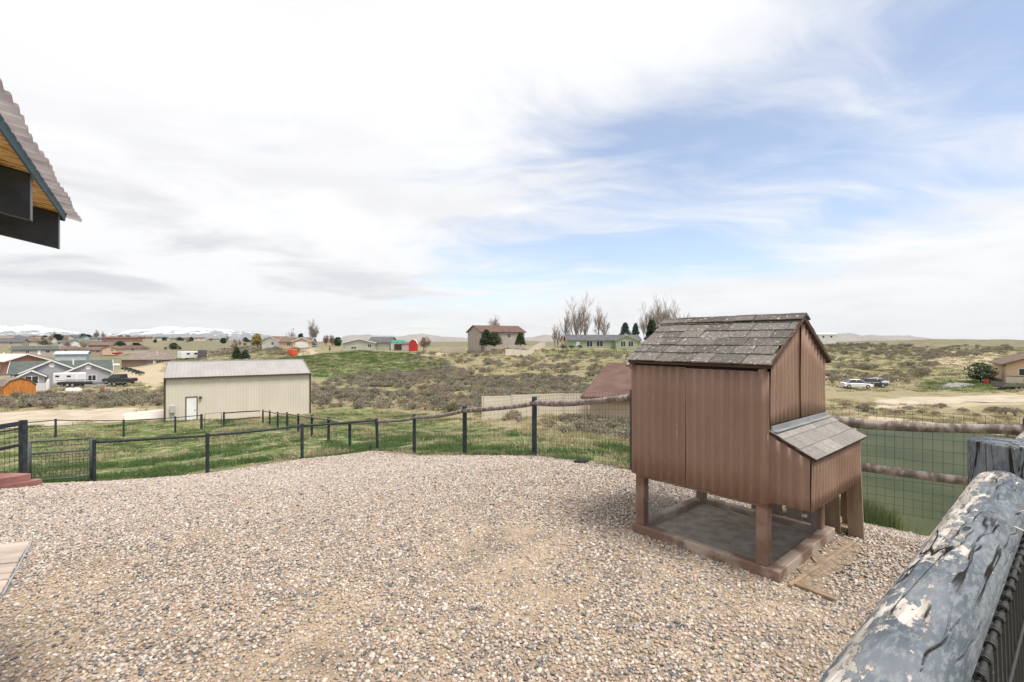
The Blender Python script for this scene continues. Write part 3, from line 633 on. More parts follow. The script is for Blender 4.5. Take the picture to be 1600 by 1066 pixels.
for i in range(len(FENCE_A) - 1):
    (x0, y0), (x1, y1) = FENCE_A[i], FENCE_A[i+1]; z0, z1 = FA_TOP[i], FA_TOP[i+1]; dn = (.07 if i < 3 else .12)
    pole_rail(yf, (x0, y0, z0 - dn), (x1, y1, z1 - dn), .038 if i < 3 else .052, fence_paint if i < 3 else weathered, .01 if i < 3 else .03)
    if i >= 7: pole_rail(yf, (x0, y0, z0 - dn - .50), (x1, y1, z1 - dn - .52), .048, weathered, .02)
    n = 10; mb = MB(); g = [Vector((x0 + (x1-x0)*k/n, y0 + (y1-y0)*k/n, 0)) for k in range(n + 1)]
    L = math.hypot(x1-x0, y1-y0); nv = int(L / (.15 if i < 6 else .078)); off = Vector((y1-y0, -(x1-x0), 0)).normalized() * -.055
    def base(f): return Vector((x0 + (x1-x0)*f, y0 + (y1-y0)*f, z0 + (z1-z0)*f - 1.12)) + off
    top = 1.0 if i < 5 else 1.12
    for k in range(1, nv): b = base(k / nv); mb.tube([b, b + Vector((rnd.uniform(-.006, .006), 0, top))], .0015 if i < 6 else .0019, 3, False)
    for h in hog + ([1.05, 1.12] if i >= 5 else []): mb.tube([base(k / n) + Vector((0, 0, h + rnd.uniform(-.006, .006))) for k in range(n + 1)], .0017 if i < 6 else .0021, 3, False)
    o = mb.build('wire_mesh', wire_dark, yf, fix=False); o['kind'] = 'stuff'
# far paddock fence: from the yard corner down to the paddock corner, and along the road
ff = empty('paddock_fence', (0, 0, 0), 0, 'dark post paddock fence running from the yard corner down to the metal building', 'fence')
cA, cB = Vector((-20.1, 39.0)), Vector((-4.84, 17.4)); prev = None
tops_px = [(410, 643), (421, 644.5), (434, 646), (448, 647), (467, 648), (489, 649), (515, 650), (548, 652)]
pl = []
for k in range(8):
    p = cA.lerp(cB, k / 8); pl.append((p.x, p.y, gz(p.x, p.y) + 1.15))
for (x, y, z) in pl: round_post(ff, x, y, z, .065, n=8)
for a, b in zip(pl, pl[1:] + [(-4.84, 17.4, FA_TOP[3] - .02)]): pole_rail(ff, (a[0], a[1], a[2] - .10), (b[0], b[1], b[2] - .10), .045, weathered, .02, 7, 5)
C_line = [(-38, 24.0), (-33.2, 27.6), (-28.9, 30.6), (-26.2, 32.6), (-24.25, 34.8), (-23.2, 36.1)]; C2 = [(-22.3, 37.4), (-20.3, 38.95)]
pc = [(x, y, gz(x, y) + 1.18) for x, y in C_line]
for q in pc: round_post(ff, *q, .06 if q is not pc[-1] else .085, n=8)
for a, b in zip(pc, pc[1:]): pole_rail(ff, (a[0], a[1], a[2] - .08), (b[0], b[1], b[2] - .08), .028, fence_paint, .01, 6, 4)
pc2 = [(x, y, gz(x, y) + 1.15) for x, y in C2]
round_post(ff, *pc2[0], .07, n=8)
for dz in (.08, .62): pole_rail(ff, (pc2[0][0], pc2[0][1], pc2[0][2] - dz), (pc2[1][0], pc2[1][1], pc2[1][2] - dz), .045, fence_paint, .0, 7, 4)
def gate(name, a, b, h, label, m, mid=True, r=.022, mesh=True):
    a = Vector(a); b = Vector(b); g = empty(name, a, 0, label, 'gate'); d = b - a; up = Vector((0, 0, h))
    for p in (Vector(), d): MB().tube([p, p + up], r * 1.5, 8).build('upright', m, g, smooth=True)
    MB().tube([up * .985, d + up * .985], r, 8).build('top_rail', m, g, smooth=True)
    MB().tube([up * .06, d + up * .06], r, 8).build('bottom_rail', m, g, smooth=True)
    if mid: MB().tube([up * .70, d + up * .70], r, 8).build('middle_rail', m, g, smooth=True)
    if mesh:
        MB().tube([up * .85, d + up * .85], r * .4, 6).build('stay_wire', m, g, smooth=True)
        n = int(d.length / .075); mb = MB()
        for k in range(1, n): mb.tube([d * (k / n) + up * .06, d * (k / n) + up * .70], .0055, 4, False)
        for k in range(1, 9): mb.tube([up * (.06 + .64 * k / 9), d + up * (.06 + .64 * k / 9)], .0055, 4, False)
        o = mb.build('wire_mesh', wire_dark, g, fix=False); o['kind'] = 'stuff'
    return g
gate_paint = mat('gate_paint', (0.05, 0.06, 0.065), (0.075, 0.085, 0.09), 8.0, .55)
pipe_grey = mat('gate_pipe', (0.13, 0.13, 0.13), rough=.5, metal=.4)
gl, gr = at(47, 690, 12.8), at(142, 684, 13.33)
gate('yard_gate', (gl[0], gl[1], gl[2] - 1.12), (gr[0], gr[1], gr[2] - 1.12), 1.12, 'black tubular yard gate with wire mesh next to the red timber step', gate_paint)
ga, gb = pc[-1], pc2[0]
gate('paddock_gate', (ga[0] + .13, ga[1] + .18, ga[2] - 1.1), (gb[0] - .1, gb[1] - .14, gb[2] - 1.1), 1.1, 'thin pipe walk gate in the paddock fence before the metal building', pipe_grey, False, .016, False)
# framed wire panel beside the gate
fp = empty('fence_panel', (-10.32, 10.2, 0), 0, 'black framed wire panel standing behind the red timber step', 'fence'); zt = .05; q0 = Vector((0, 0, zt)); q1 = Vector((0, -2.6, zt + .02))
for p in (q0, q1): MB().box(-.05, .05, p.y - .05, p.y + .05, -1.5, p.z + .03).build('post', fence_paint, fp)
for dz, h in ((-.03, .09), (-.48, .06), (-1.08, .04)): MB().bar(q0 + Vector((0, -.05, dz)), q1 + Vector((0, .05, dz)), .05, h).build('rail', fence_paint, fp)
MB().bar(q0 + Vector((0, -.05, -.14)), q1 + Vector((0, .05, -.14)), .025, .025).build('rail', fence_paint, fp)
mbw = MB()
for k in range(1, 26): mbw.tube([q0 + Vector((.03, -.1 * k, -1.08)), q0 + Vector((.03, -.1 * k, -.05))], .004, 3, False)
for k in range(1, 10): mbw.tube([q0 + Vector((.03, -.05, -1.08 + .1 * k)), q1 + Vector((.03, .05, -1.08 + .1 * k))], .004, 3, False)
o = mbw.build('wire_mesh', wire_dark, fp, fix=False); o['kind'] = 'stuff'
# red timber step
red_t = mat('red_timber', (0.215, 0.095, 0.08), (0.29, 0.14, 0.12), 3.0, .8, .3, 25.0)
c0 = hit(-6, 767, 2.0); st = empty('timber_step', (c0[0], c0[1], c0[2]), R(8), 'red painted timber step at the edge of the gravel', 'step')
MB().prism([(0, 0), (.30, .34), (-.05, .42), (-2.2, .42), (-2.2, 0)], -.08, .20, 'z').build('block', red_t, st, bevel=.012)
MB().prism([(.02, .02), (.42, .42), (.30, .46), (.0, .30)], -.06, .07, 'z').build('lower_block', red_t, st, bevel=.01)
# pavers
pav_m = mat('paver', (0.36, 0.29, 0.245), (0.44, 0.365, 0.31), 5.0, .9, .3, 60.0, rand=.12)
e0 = Vector(hit(47, 851, 1.0)); e1 = Vector(hit(-4, 945, 1.0)); ed = (e1 - e0); ed.z = 0; ed.normalize(); el = Vector((hit(0, 858, 1.0)[0] - e0.x, hit(0, 858, 1.0)[1] - e0.y, 0)).normalized()
pv = empty('paver_path', (e0.x, e0.y, 0), 0, 'short path of pale concrete pavers set flush in the gravel', 'path')
for r_ in range(10):
    for c_ in range(3):
        a = ed * (r_ * .155) + el * (.0 + c_ * .42 + (.0 if r_ % 2 else -.0)); a2 = a + el * .395; b_ = ed * .122
        z = gz(e0.x + a.x, e0.y + a.y) + .034 + rnd.uniform(-.009, .009)
        q = [a, a2, a2 + b_, a + b_]; mb = MB(); mb.add([(p.x, p.y, z - .05) for p in q] + [(p.x, p.y, z) for p in q], [(0, 1, 2, 3), (7, 6, 5, 4), (0, 4, 5, 1), (1, 5, 6, 2), (2, 6, 7, 3), (3, 7, 4, 0)])
        mb.build('paver', pav_m, pv, bevel=.006)
MB().bar((0 - el.x * .012, -el.y * .012, gz(e0.x, e0.y) + .005), (ed.x * 1.56 - el.x * .012, ed.y * 1.56 - el.y * .012, gz(e0.x + ed.x * 1.5, e0.y + ed.y * 1.5) + .005), .012, .045).build('edging_strip', flash_m, pv)

# ---- small things on the gravel
def stone(name, label, cat, x, y, r, m, seed, flat=.6):
    bm = bmesh.new(); bmesh.ops.create_icosphere(bm, subdivisions=2, radius=r); q = random.Random(seed)
    for v in bm.verts: k = 1 + q.uniform(-.18, .18); v.co = Vector((v.co.x * k * 1.3, v.co.y * k, v.co.z * k * flat))
    me = bpy.data.meshes.new(name); bm.to_mesh(me); bm.free(); me.materials.append(m); o = bpy.data.objects.new(name, me); link(o); o.location = (x, y, gz(x, y) + r * flat * .5); return tag(o, label, cat)
q = hit(908, 724, 4.0); stone('dark_rock', 'dark lump of rock lying on the gravel near the coop', 'rock', q[0], q[1], .085, mat('dark_rock', (.03, .028, .025), (.06, .055, .05), 20, .95, .6, 60), 3)
bk = MB().box(-.10, .10, -.05, .05, -.02, .065).build('brick', mat('loose_brick', (.24, .11, .08), (.33, .18, .14), 14, .9, .4, 60), bevel=.006); bk.location = (4.02, 5.62, gz(4.02, 5.62)); bk.rotation_euler = (0, .1, .5); tag(bk, 'single red brick lying by the grass clump behind the coop', 'brick')
q = hit(579, 705, 8.0); MBs = MB().tube([(0, 0, -.2), (0, 0, .16), (0, 0, .22)], [.035, .035, .03], 8).build('stub_post', fence_paint); MBs.location = q; tag(MBs, 'short dark stub post at the yard fence corner', 'post')
# ---- near log rail and posts
def peel_mat():
    m = bpy.data.materials.new('peeling_blue_paint'); m.use_nodes = True; t = NT(m.node_tree); b = m.node_tree.nodes['Principled BSDF']
    tc = t.n('ShaderNodeTexCoord'); P = tc.outputs['Object']
    at_ = t.n('ShaderNodeAttribute', attribute_name='crack'); sp = t.n('ShaderNodeSeparateColor'); t.l(at_.outputs['Color'], sp.inputs[0])
    Pz = t.mapping(P, scale=(1, 1, .42))
    paint = t.mix(t.ramp(t.noise(Pz, 16, 5), .35, .65), (0.085, 0.10, 0.118), (0.155, 0.172, 0.192))
    paint = t.mix(t.math('MULTIPLY', t.ramp(t.noise(t.mapping(P, scale=(1, 1, .3)), 110, 5, .7), .45, .62), .55), paint, (0.25, 0.265, 0.275))
    wood = t.mix(t.ramp(t.noise(t.mapping(P, scale=(1, 1, .12)), 60, 4), .35, .65), (0.30, 0.265, 0.235), (0.56, 0.52, 0.475))
    pn = t.math('ADD', t.math('MULTIPLY', t.noise(Pz, 17.0, 7.0, .72), .55), t.math('MULTIPLY', t.noise(Pz, 75.0, 5.0, .65), .45))
    peel = t.ramp(t.math('ADD', pn, t.math('MULTIPLY', sp.outputs[1], .115)), .585, .615)
    c = t.mix(peel, paint, wood); fn = t.noise(t.mapping(P, rot=(0, .0, 0), scale=(15, 15, 1.3)), 1.0, 3.0, .55, .6); gate_ = t.ramp(t.noise(t.mapping(P, scale=(5, 5, 2.2)), 1.0, 3.0), .46, .58)
    fcr = t.math('MULTIPLY', t.ramp(t.math('ABSOLUTE', t.math('SUBTRACT', fn, .5)), .016, .005), gate_); c = t.mix(fcr, c, (0.022, 0.02, 0.018))
    c = t.mix(sp.outputs[0], c, (0.02, 0.018, 0.016))
    t.l(c, b.inputs['Base Color']); b.inputs['Roughness'].default_value = .92; b.inputs['Specular IOR Level'].default_value = .08
    bp = t.n('ShaderNodeBump'); bp.inputs['Strength'].default_value = .6; bp.inputs['Distance'].default_value = .004
    h = t.math('SUBTRACT', t.math('SUBTRACT', t.math('MULTIPLY', t.noise(t.mapping(P, scale=(1, 1, .2)), 90, 4), .7), peel), t.math('MULTIPLY', fcr, 2.5)); t.l(h, bp.inputs['Height']); t.l(bp.outputs[0], b.inputs['Normal'])
    return m
PEEL = peel_mat()
def log(name, a, b, r, parent, seed, ncr=16, na=150, nl=520, worn_dir=None):
    """a split, flaking log: cracks are cut into the surface"""
    a = Vector(a); b = Vector(b); L = (b - a).length; q = (b - a).normalized().to_track_quat('Z', 'Y'); rg = np.random.default_rng(seed)
    th, l = np.meshgrid(np.linspace(0, 2*math.pi, na, endpoint=False), np.linspace(0, L, nl)); rad = r * (1 + .03 * np.sin(l * 3 + 1) + .025 * np.sin(2 * th + l * 1.3) + .012 * np.sin(5 * th + 2 * l))
    cr = np.zeros_like(th)
    for k in range(ncr):
        l0 = rg.uniform(0, L); ln = rg.uniform(.06, .32); t0 = rg.uniform(0, 2*math.pi); tw = rg.uniform(.6, 2.0); wd = rg.uniform(.022, .048)
        f = (l - l0) / ln; tc = t0 + tw * (l - l0) + .05 * np.sin(l * 30 + k) + .03 * np.sin(l * 71 + 2*k)
        dth = (th - tc + math.pi) % (2*math.pi) - math.pi; w = wd * np.sqrt(np.clip(1 - (2*f - 1) ** 2, 0, 1)) * (.6 + .4 * np.sin(l * 47 + k))
        cr = np.maximum(cr, np.where(w > 1e-3, np.clip(1.3 - np.abs(dth) / np.maximum(w, 1e-3), 0, 1), 0))
    fine = np.clip((fbm(th * r * 120, l * 6, seed, 3) - .62) / .1, 0, 1) * .35
    rad = rad - .006 * cr - .0012 * fine + .0008 * (fbm(th * 9, l * 40, seed + 3, 2) - .5)
    V = np.stack([rad * np.cos(th), rad * np.sin(th), l], -1).reshape(-1, 3)
    i, j = np.meshgrid(np.arange(nl - 1), np.arange(na), indexing='ij'); j2 = (j + 1) % na
    Fq = np.stack([i*na + j, i*na + j2, (i+1)*na + j2, (i+1)*na + j], -1).reshape(-1, 4)
    c0, c1 = len(V), len(V) + 1; V = np.vstack([V, [[0, 0, -.0], [0, 0, L + .004]]])
    jj = np.arange(na); j3 = (jj + 1) % na; e = (nl - 1) * na
    Fq = np.vstack([Fq, np.stack([j3, jj, np.full(na, c0), np.full(na, c0)], -1)[:, :4], np.stack([e + jj, e + j3, np.full(na, c1), np.full(na, c1)], -1)])
    bm = bmesh.new(); vs = [bm.verts.new(p) for p in V]
    for f in Fq:
        try: bm.faces.new([vs[k] for k in dict.fromkeys(f.tolist())])
        except ValueError: pass
    me = bpy.data.meshes.new(name); bm.to_mesh(me); bm.free(); me.materials.append(PEEL); me.polygons.foreach_set('use_smooth', [True] * len(me.polygons))
    wn = np.zeros_like(th)
    if worn_dir is not None:
        wl = q.to_matrix().inverted() @ Vector(worn_dir).normalized(); wn = np.clip((np.cos(th) * wl.x + np.sin(th) * wl.y), 0, 1) ** 1.5
    colr = np.zeros((len(V), 4), np.float32); colr[:, 3] = 1; colr[:na*nl, 0] = np.clip(cr * 1.2, 0, 1).ravel(); colr[:na*nl, 1] = wn.ravel()
    at_ = me.color_attributes.new('crack', 'FLOAT_COLOR', 'POINT'); at_.data.foreach_set('color', colr.ravel())
    o = bpy.data.objects.new(name, me); link(o, parent); o.location = a; o.rotation_euler = q.to_euler(); return o
nd = Vector((.77, .64, 0)).normalized(); P0 = Vector((1.285, 1.265, 0)); nn = Vector((nd.y, -nd.x, 0))
nf = empty('log_fence', (0, 0, 0), 0, 'peeling slate blue log rail and post fence with dark wire', 'fence')
log('post', (P0.x + .03, P0.y + .02, -.15), (P0.x + .03, P0.y + .02, 1.482), .076, nf, 5, 22, 110, 280, worn_dir=(0, 0, 1))
log('rail', P0 - nd * 2.3 + Vector((0, 0, 1.315)), P0 - nd * .05 + Vector((0, 0, 1.362)), .056, nf, 9, 130, 280, 640, worn_dir=(-.55, .45, .75))
log('rail', P0 + nd * .12 + Vector((0, 0, 1.36)), Vector((4.86, 4.48, .93)), .055, nf, 12, 14, 60, 200, worn_dir=(-.55, .45, .75))
log('rail', P0 - nd * 2.3 + Vector((0, 0, .62)), P0 - nd * .05 + Vector((0, 0, .66)), .06, nf, 15, 8, 48, 120)
log('post', P0 - nd * 2.42 + Vector((0, 0, -.15)), P0 - nd * 2.42 + Vector((0, 0, 1.42)), .075, nf, 19, 8, 48, 120)
mb = MB(); wo = nn * .056
strand = []
for k in range(90):
    f = k / 89; strand.append(P0 - nd * (2.3 * f) + wo + Vector((0, 0, 1.315 - .02 * f + .004 * math.sin(f * 40))))
mb.tube(strand, .0042, 8); mb.build('top_wire', wire_dark, nf, smooth=True)
mb = MB()
for k in range(46):
    p = P0 - nd * (.05 * k + .02) + wo + Vector((0, 0, 1.312)); mb.tube([p, p + nn * .01 + Vector((0, 0, -.35)), p + Vector((0, 0, -1.05))], .0022, 5, False)
    for q in range(3):                                    # the wrapped knot on the top strand
        c = p + nd * (q * .006 - .006); mb.tube([c + (nn * math.cos(t_) + Vector((0, 0, 1)) * math.sin(t_)) * .0062 for t_ in np.linspace(0, 6.0, 9)], .0022, 5, False)
for h in (.12, .24, .36, .5, .65, .8): mb.tube([P0 - nd * (2.3 * f) + wo + nn * .008 + Vector((0, 0, 1.31 - h)) for f in (0, .33, .66, 1)], .0024, 5, False)
o = mb.build('wire_mesh', wire_dark, nf, fix=False); o['kind'] = 'stuff'
# bits of baling twine and split fibre caught on the rail
twine = mat('pale_twine', (0.55, 0.52, 0.46), (0.66, 0.62, 0.55), 40, .9)
for t_, up_, ln in ((.10, .065, .05), (.33, .05, .05), (.55, .045, .035), (.42, .03, .03)):
    p = P0 - nd * t_ + nn * (.03 + .02 * rnd.random()) + Vector((0, 0, 1.35 + up_ * .8)); d2 = (nn * rnd.uniform(-.3, .8) + nd * rnd.uniform(-.7, .7)).normalized()
    MB().tube([p, p + d2 * ln * .4 + Vector((0, 0, .008)), p + d2 * ln * .8 + Vector((0, 0, .003)), p + d2 * ln], .0016, 5).build('twine_end', twine, nf, smooth=True)

# ---- shelter roof corner above the camera's left
osb = mat('osb_sheathing', (0.50, 0.24, 0.07), (0.82, 0.56, 0.26), 34.0, .8, .7, 60.0, stretch=(1, .3, 1), lo=.40, hi=.56, spots=(48.0, .60, .64, (.36, .15, .04)))
rafter_m = mat('charcoal_paint', (0.042, 0.050, 0.066), (0.062, 0.072, 0.092), 12.0, .7, .2, 50.0)
teal = mat('teal_drip_edge', (0.025, 0.105, 0.145), (0.035, 0.13, 0.17), 10.0, .5)
corrug = tint_mat('ridged_roof_sheet', [(0, (.66, .615, .615)), (1, (.70, .655, .655))], rough=.5, trans=.8)
endgrain = mat('pale_cut_end', (0.30, 0.30, 0.32), (0.38, 0.38, 0.40), 10.0, .8)
ea = math.atan2(.801, -.599)                               # direction of the eave, away from the camera
SH = empty('animal_shelter', (-1.678, 1.685, 0), ea, 'eave corner of a shelter with pinkish ridged roof and charcoal rafters', 'shelter')
# local: +x along the eave (away), +y towards the building (up the slope), eave rafter ends at y = 0
sl_ = .215
def rz(y): return 2.311 + sl_ * y
for xx in (-1.45, -.70, .0, .643):
    MB().prism([(0.0, rz(0) - .141), (-.0, rz(0) + .015), (2.4, rz(2.4) + .015), (2.4, rz(2.4) - .141)], xx - .019, xx + .019, 'x').build('rafter', rafter_m, SH)
    MB().box(xx - .0185, xx + .0185, -.002, -.0005, rz(0) - .140, rz(0) + .012).build('rafter_end', endgrain, SH)
for k, (a, b) in enumerate(((-1.5, .19), (.195, .665))):
    MB().prism([(-.012, rz(0) + .0165), (-.012, rz(0) + .029), (2.4, rz(2.4) + .0295), (2.4, rz(2.4) + .0170)], a, b, 'x').build('sheathing_board', osb, SH)
MB().prism([(-.02, rz(0) - .004), (-.02, rz(0) + .034), (-.0135, rz(0) + .034), (-.0135, rz(0) - .004)], -1.5, .67, 'x').build('drip_edge', teal, SH)
MB().bar((.672, -.02, rz(-.02) + .015), (.672, 2.4, rz(2.4) + .015), .008, .038).build('rake_trim', teal, SH)
v = []; f = []; n = 300; x0, x1 = -1.52, .835; ys = (-.06, -.03, .6, 2.4)
for i in range(n + 1):
    x = x0 + (x1 - x0) * i / n; w = abs(((x / .076) % 1.0) - .5) * 2; w = min(1, max(0, (w - .15) / .6)); dz = .020 * w
    for y in ys: v.append((x, y + .004 * math.sin(x * 13), rz(y) + .034 + dz))
    for y in ys: v.append((x, y + .004 * math.sin(x * 13), rz(y) + .0352 + dz))
k = len(ys)
for i in range(n):
    for j in range(k - 1): a = i*2*k + j; b = a + 2*k; f += [(a, a+1, b+1, b), (a+k, b+k, b+k+1, a+k+1)]
    f.append((i*2*k, (i+1)*2*k, (i+1)*2*k + k, i*2*k + k))
mbr = MB(); mbr.add(v, f); mbr.build('roof_sheet', corrug, SH, fix=False)
for xx in (-1.45, .6): MB().box(xx - .06, xx + .06, 1.9, 2.02, -.4, rz(1.9) - .281).build('post', rafter_m, SH)
MB().box(-1.55, .66, 1.92, 2.0, rz(1.9) - .28, rz(1.9) - .145).build('beam', rafter_m, SH)
# ------------------------------------------------------------------ buildings
def wm(name, c, v=.06): return mat(name, tuple(q * (1 - v) for q in c), tuple(q * (1 + v) for q in c), .7, .85, spec=.15)
white_trim = wm('white_trim', (.74, .74, .73)); pane_m = GLASS
def face_frame(face, L, W):
    return {'f': (Vector((0, -W/2, 0)), Vector((1, 0, 0)), Vector((0, -1, 0))), 'b': (Vector((0, W/2, 0)), Vector((-1, 0, 0)), Vector((0, 1, 0))),
            'l': (Vector((-L/2, 0, 0)), Vector((0, -1, 0)), Vector((-1, 0, 0))), 'r': (Vector((L/2, 0, 0)), Vector((0, 1, 0)), Vector((1, 0, 0)))}[face]
def panel(mb, o, u, n, u0, u1, z0, z1, d0, d1):
    vs = [o + u * a + n * b + Vector((0, 0, c)) for b in (d0, d1) for a, c in ((u0, z0), (u1, z0), (u1, z1), (u0, z1))]
    return mb.add(vs, [(0, 1, 2, 3), (7, 6, 5, 4), (0, 4, 5, 1), (1, 5, 6, 2), (2, 6, 7, 3), (3, 7, 4, 0)])
def opening(H_, frame_, uc, z0, w, h, m=None, kind='window', mull=1, trim=None):
    o, u, n = frame_; tr = trim or white_trim
    if kind == 'window':
        mb = MB(); t = .09
        panel(mb, o, u, n, uc - w/2 - t, uc + w/2 + t, z0 + h, z0 + h + t, .0, .05); panel(mb, o, u, n, uc - w/2 - t, uc + w/2 + t, z0 - t, z0, .0, .05)
        panel(mb, o, u, n, uc - w/2 - t, uc - w/2, z0 + .001, z0 + h - .001, .0, .05); panel(mb, o, u, n, uc + w/2, uc + w/2 + t, z0 + .001, z0 + h - .001, .0, .05)
        for k in range(mull): c = uc - w/2 + w * (k + 1) / (mull + 1); panel(mb, o, u, n, c - .04, c + .04, z0 + .001, z0 + h - .001, .0, .05)
        wd = mb.build('window', tr, H_); mb = MB(); panel(mb, o, u, n, uc - w/2, uc + w/2, z0, z0 + h, -.01, .02); mb.build('pane', m or pane_m, wd)
    elif kind == 'garage':
        gd = panel(MB(), o, u, n, uc - w/2 - .1, uc + w/2 + .1, z0, z0 + h + .1, .0, .03).build('garage_door', tr, H_)
        for k in range(4): panel(MB(), o, u, n, uc - w/2, uc + w/2, z0 + h * k / 4 + .02, z0 + h * (k + 1) / 4 - .02, .03, .06).build('door_panel', m or white_trim, gd)
    else:
        dd = panel(MB(), o, u, n, uc - w/2, uc + w/2, z0, z0 + h, .0, .06).build('door', m or white_trim, H_)
        panel(MB(), o, u, n, uc + w/2 - .14, uc + w/2 - .08, z0 + .95, z0 + 1.05, .06, .11).build('handle', wire_dark, dd)
def roof_slabs(parent, L, W, h, rise, over, m, y0=0.0, hip=0.0, trim=None, th=.16, axis='x', off=0.0):
    """two (or four) roof planes above a box L x W; the ridge runs along x"""
    k = rise / (W / 2); e = W / 2 + over; ze = h - over * k; zr = h + rise; lx = L / 2 + over
    mb = MB(); hx = lx - hip
    A, B, C, D = (-lx, -e, ze), (lx, -e, ze), (lx, e, ze), (-lx, e, ze); E, G = (-hx, 0, zr), (hx, 0, zr)
    up = lambda p: (p[0], p[1], p[2] + th)
    vs = [A, B, C, D, E, G] + [up(p) for p in (A, B, C, D, E, G)]
    fs = [(6, 7, 11, 10), (8, 9, 10, 11), (0, 4, 5, 1), (2, 5, 4, 3), (0, 1, 7, 6), (2, 3, 9, 8)]
    if hip > 0: fs += [(7, 8, 11), (9, 6, 10), (1, 5, 2), (3, 4, 0), (1, 2, 8, 7), (3, 0, 6, 9)]
    else: fs += [(0, 6, 10, 4), (4, 10, 9, 3), (1, 5, 11, 7), (5, 2, 8, 11)]
    mb.add([(p[0], p[1], p[2]) if axis == 'x' else (off + p[1], p[0] + y0, p[2]) for p in vs], fs)
    r = mb.build('roof', m, parent)
    if trim and hip <= 0:
        for sx in (-1, 1):
            for sy in (-1, 1):
                a = (sx * (lx + .02), sy * e, ze + th * .4); b = (sx * (lx + .02), 0, zr + th * .4)
                if axis != 'x': a = (off + a[1], a[0] + y0, a[2]); b = (off + b[1], b[0] + y0, b[2])
                MB().bar(a, b, .05, .24).build('barge_board', trim, r)
    return r
def house(name, label, px_, d, L, W, h, rise, rel, wall, roof, hip=0.0, wins=(), doors=(), wings=(), trim=None, over=.45, cat='house', group=None, chimney=False, zfix=None, ybase=None, wall_y=None, vents=(), rz=None):
    x = (px_ - CX) / F * d; y = d; z = gz(x, y) if ybase is None else H - (ybase - CY) / F * d
    phi = math.atan2(x, y); Hh = empty(name, (x, y, z), (-phi * .25 + R(rel)) if rz is None else rz, label, cat, group)
    mb = MB(); ends = [(-W/2, -1.5), (W/2, -1.5), (W/2, h)] + ([(0, h + rise)] if hip <= 0 else []) + [(-W/2, h)]
    mb.prism(ends, -L/2, L/2, 'x'); mb.build('wall', wall, Hh)
    rf = roof_slabs(Hh, L, W, h + .01, rise, over, roof, hip=hip, trim=trim)
    for (uc, w_, dep, hh, rs, wl, rfm) in wings:
        mb = MB(); mb.prism([(uc - w_/2, -1.5), (uc + w_/2, -1.5), (uc + w_/2, hh), (uc, hh + rs), (uc - w_/2, hh)], -W/2 - dep, -W/2 + .3, 'y'); mb.build('wing_wall', wl or wall, Hh)
        ln = dep + W/2 + .2; roof_slabs(Hh, ln, w_, hh + .01, rs, .35, rfm or roof, y0=-W/2 - dep + ln/2, trim=trim, axis='y', off=uc)
    for wd in wins:
        fc, uc, z0, w_, hh = wd[:5]; mull = wd[5] if len(wd) > 5 else 1; fr = face_frame(fc if fc != 'w' else 'f', L, W)
        if fc == 'w': fr = (fr[0] + Vector((0, -wd[6], 0)), fr[1], fr[2])
        opening(Hh, fr, uc, z0, w_, hh, mull=mull)
    for dd in doors:
        fc, kind, uc, w_, hh = dd[:5]; fr = face_frame(fc if fc != 'w' else 'f', L, W)
        if fc == 'w': fr = (fr[0] + Vector((0, -dd[6], 0)), fr[1], fr[2])
        opening(Hh, fr, uc, .05, w_, hh, dd[5] if len(dd) > 5 else None, kind)
    for (uc, zc, dep) in vents:
        MB().tube([(uc, -W/2 - dep + .02, zc), (uc, -W/2 - dep - .06, zc)], .45, 12).build('gable_vent', white_trim, Hh)
    if chimney: MB().tube([(chimney, -W/5, h + rise * .5), (chimney, -W/5, h + rise + .5)], .14, 8).build('vent_pipe', white_trim, rf)
    return Hh
rf_green = mat('green_grey_shingles', (.075, .09, .085), (.10, .115, .105), .9, .95, .4, 14); rf_brown = mat('brown_shingles', (.135, .095, .075), (.175, .125, .10), .8, .95, .4, 14)
rf_red = mat('russet_shingles', (.115, .070, .058), (.15, .092, .076), .8, .95, .4, 14); rf_grey = mat('grey_shingles', (.09, .09, .10), (.125, .125, .135), .8, .95, .4, 14)
rf_taupe = mat('taupe_shingles', (.185, .15, .13), (.23, .19, .165), .8, .95, .4, 14); rf_pale = mat('pale_pink_roof', (.58, .49, .43), (.66, .57, .51), .6, .9)
w_grey = wm('grey_siding', (.36, .355, .385)); w_tan = wm('tan_siding', (.42, .36, .30)); w_cream = wm('cream_siding', (.58, .52, .43)); w_white = wm('white_siding', (.70, .69, .66))
w_sage = wm('sage_siding', (.44, .45, .37)); w_green = wm('green_siding', (.33, .38, .26)); w_blue = wm('blue_grey_siding', (.40, .45, .49)); w_brick = mat('brick_wall', (.25, .12, .09), (.33, .18, .14), 6, .9, .3, 20)
w_brown = wm('brown_siding', (.22, .155, .125)); w_peach = wm('peach_stucco', (.60, .43, .30)); w_orange = mat('orange_cedar', (.44, .155, .035), (.54, .22, .055), 2.0, .7, stretch=(4, 4, .6)); w_red = wm('barn_red', (.42, .045, .04))

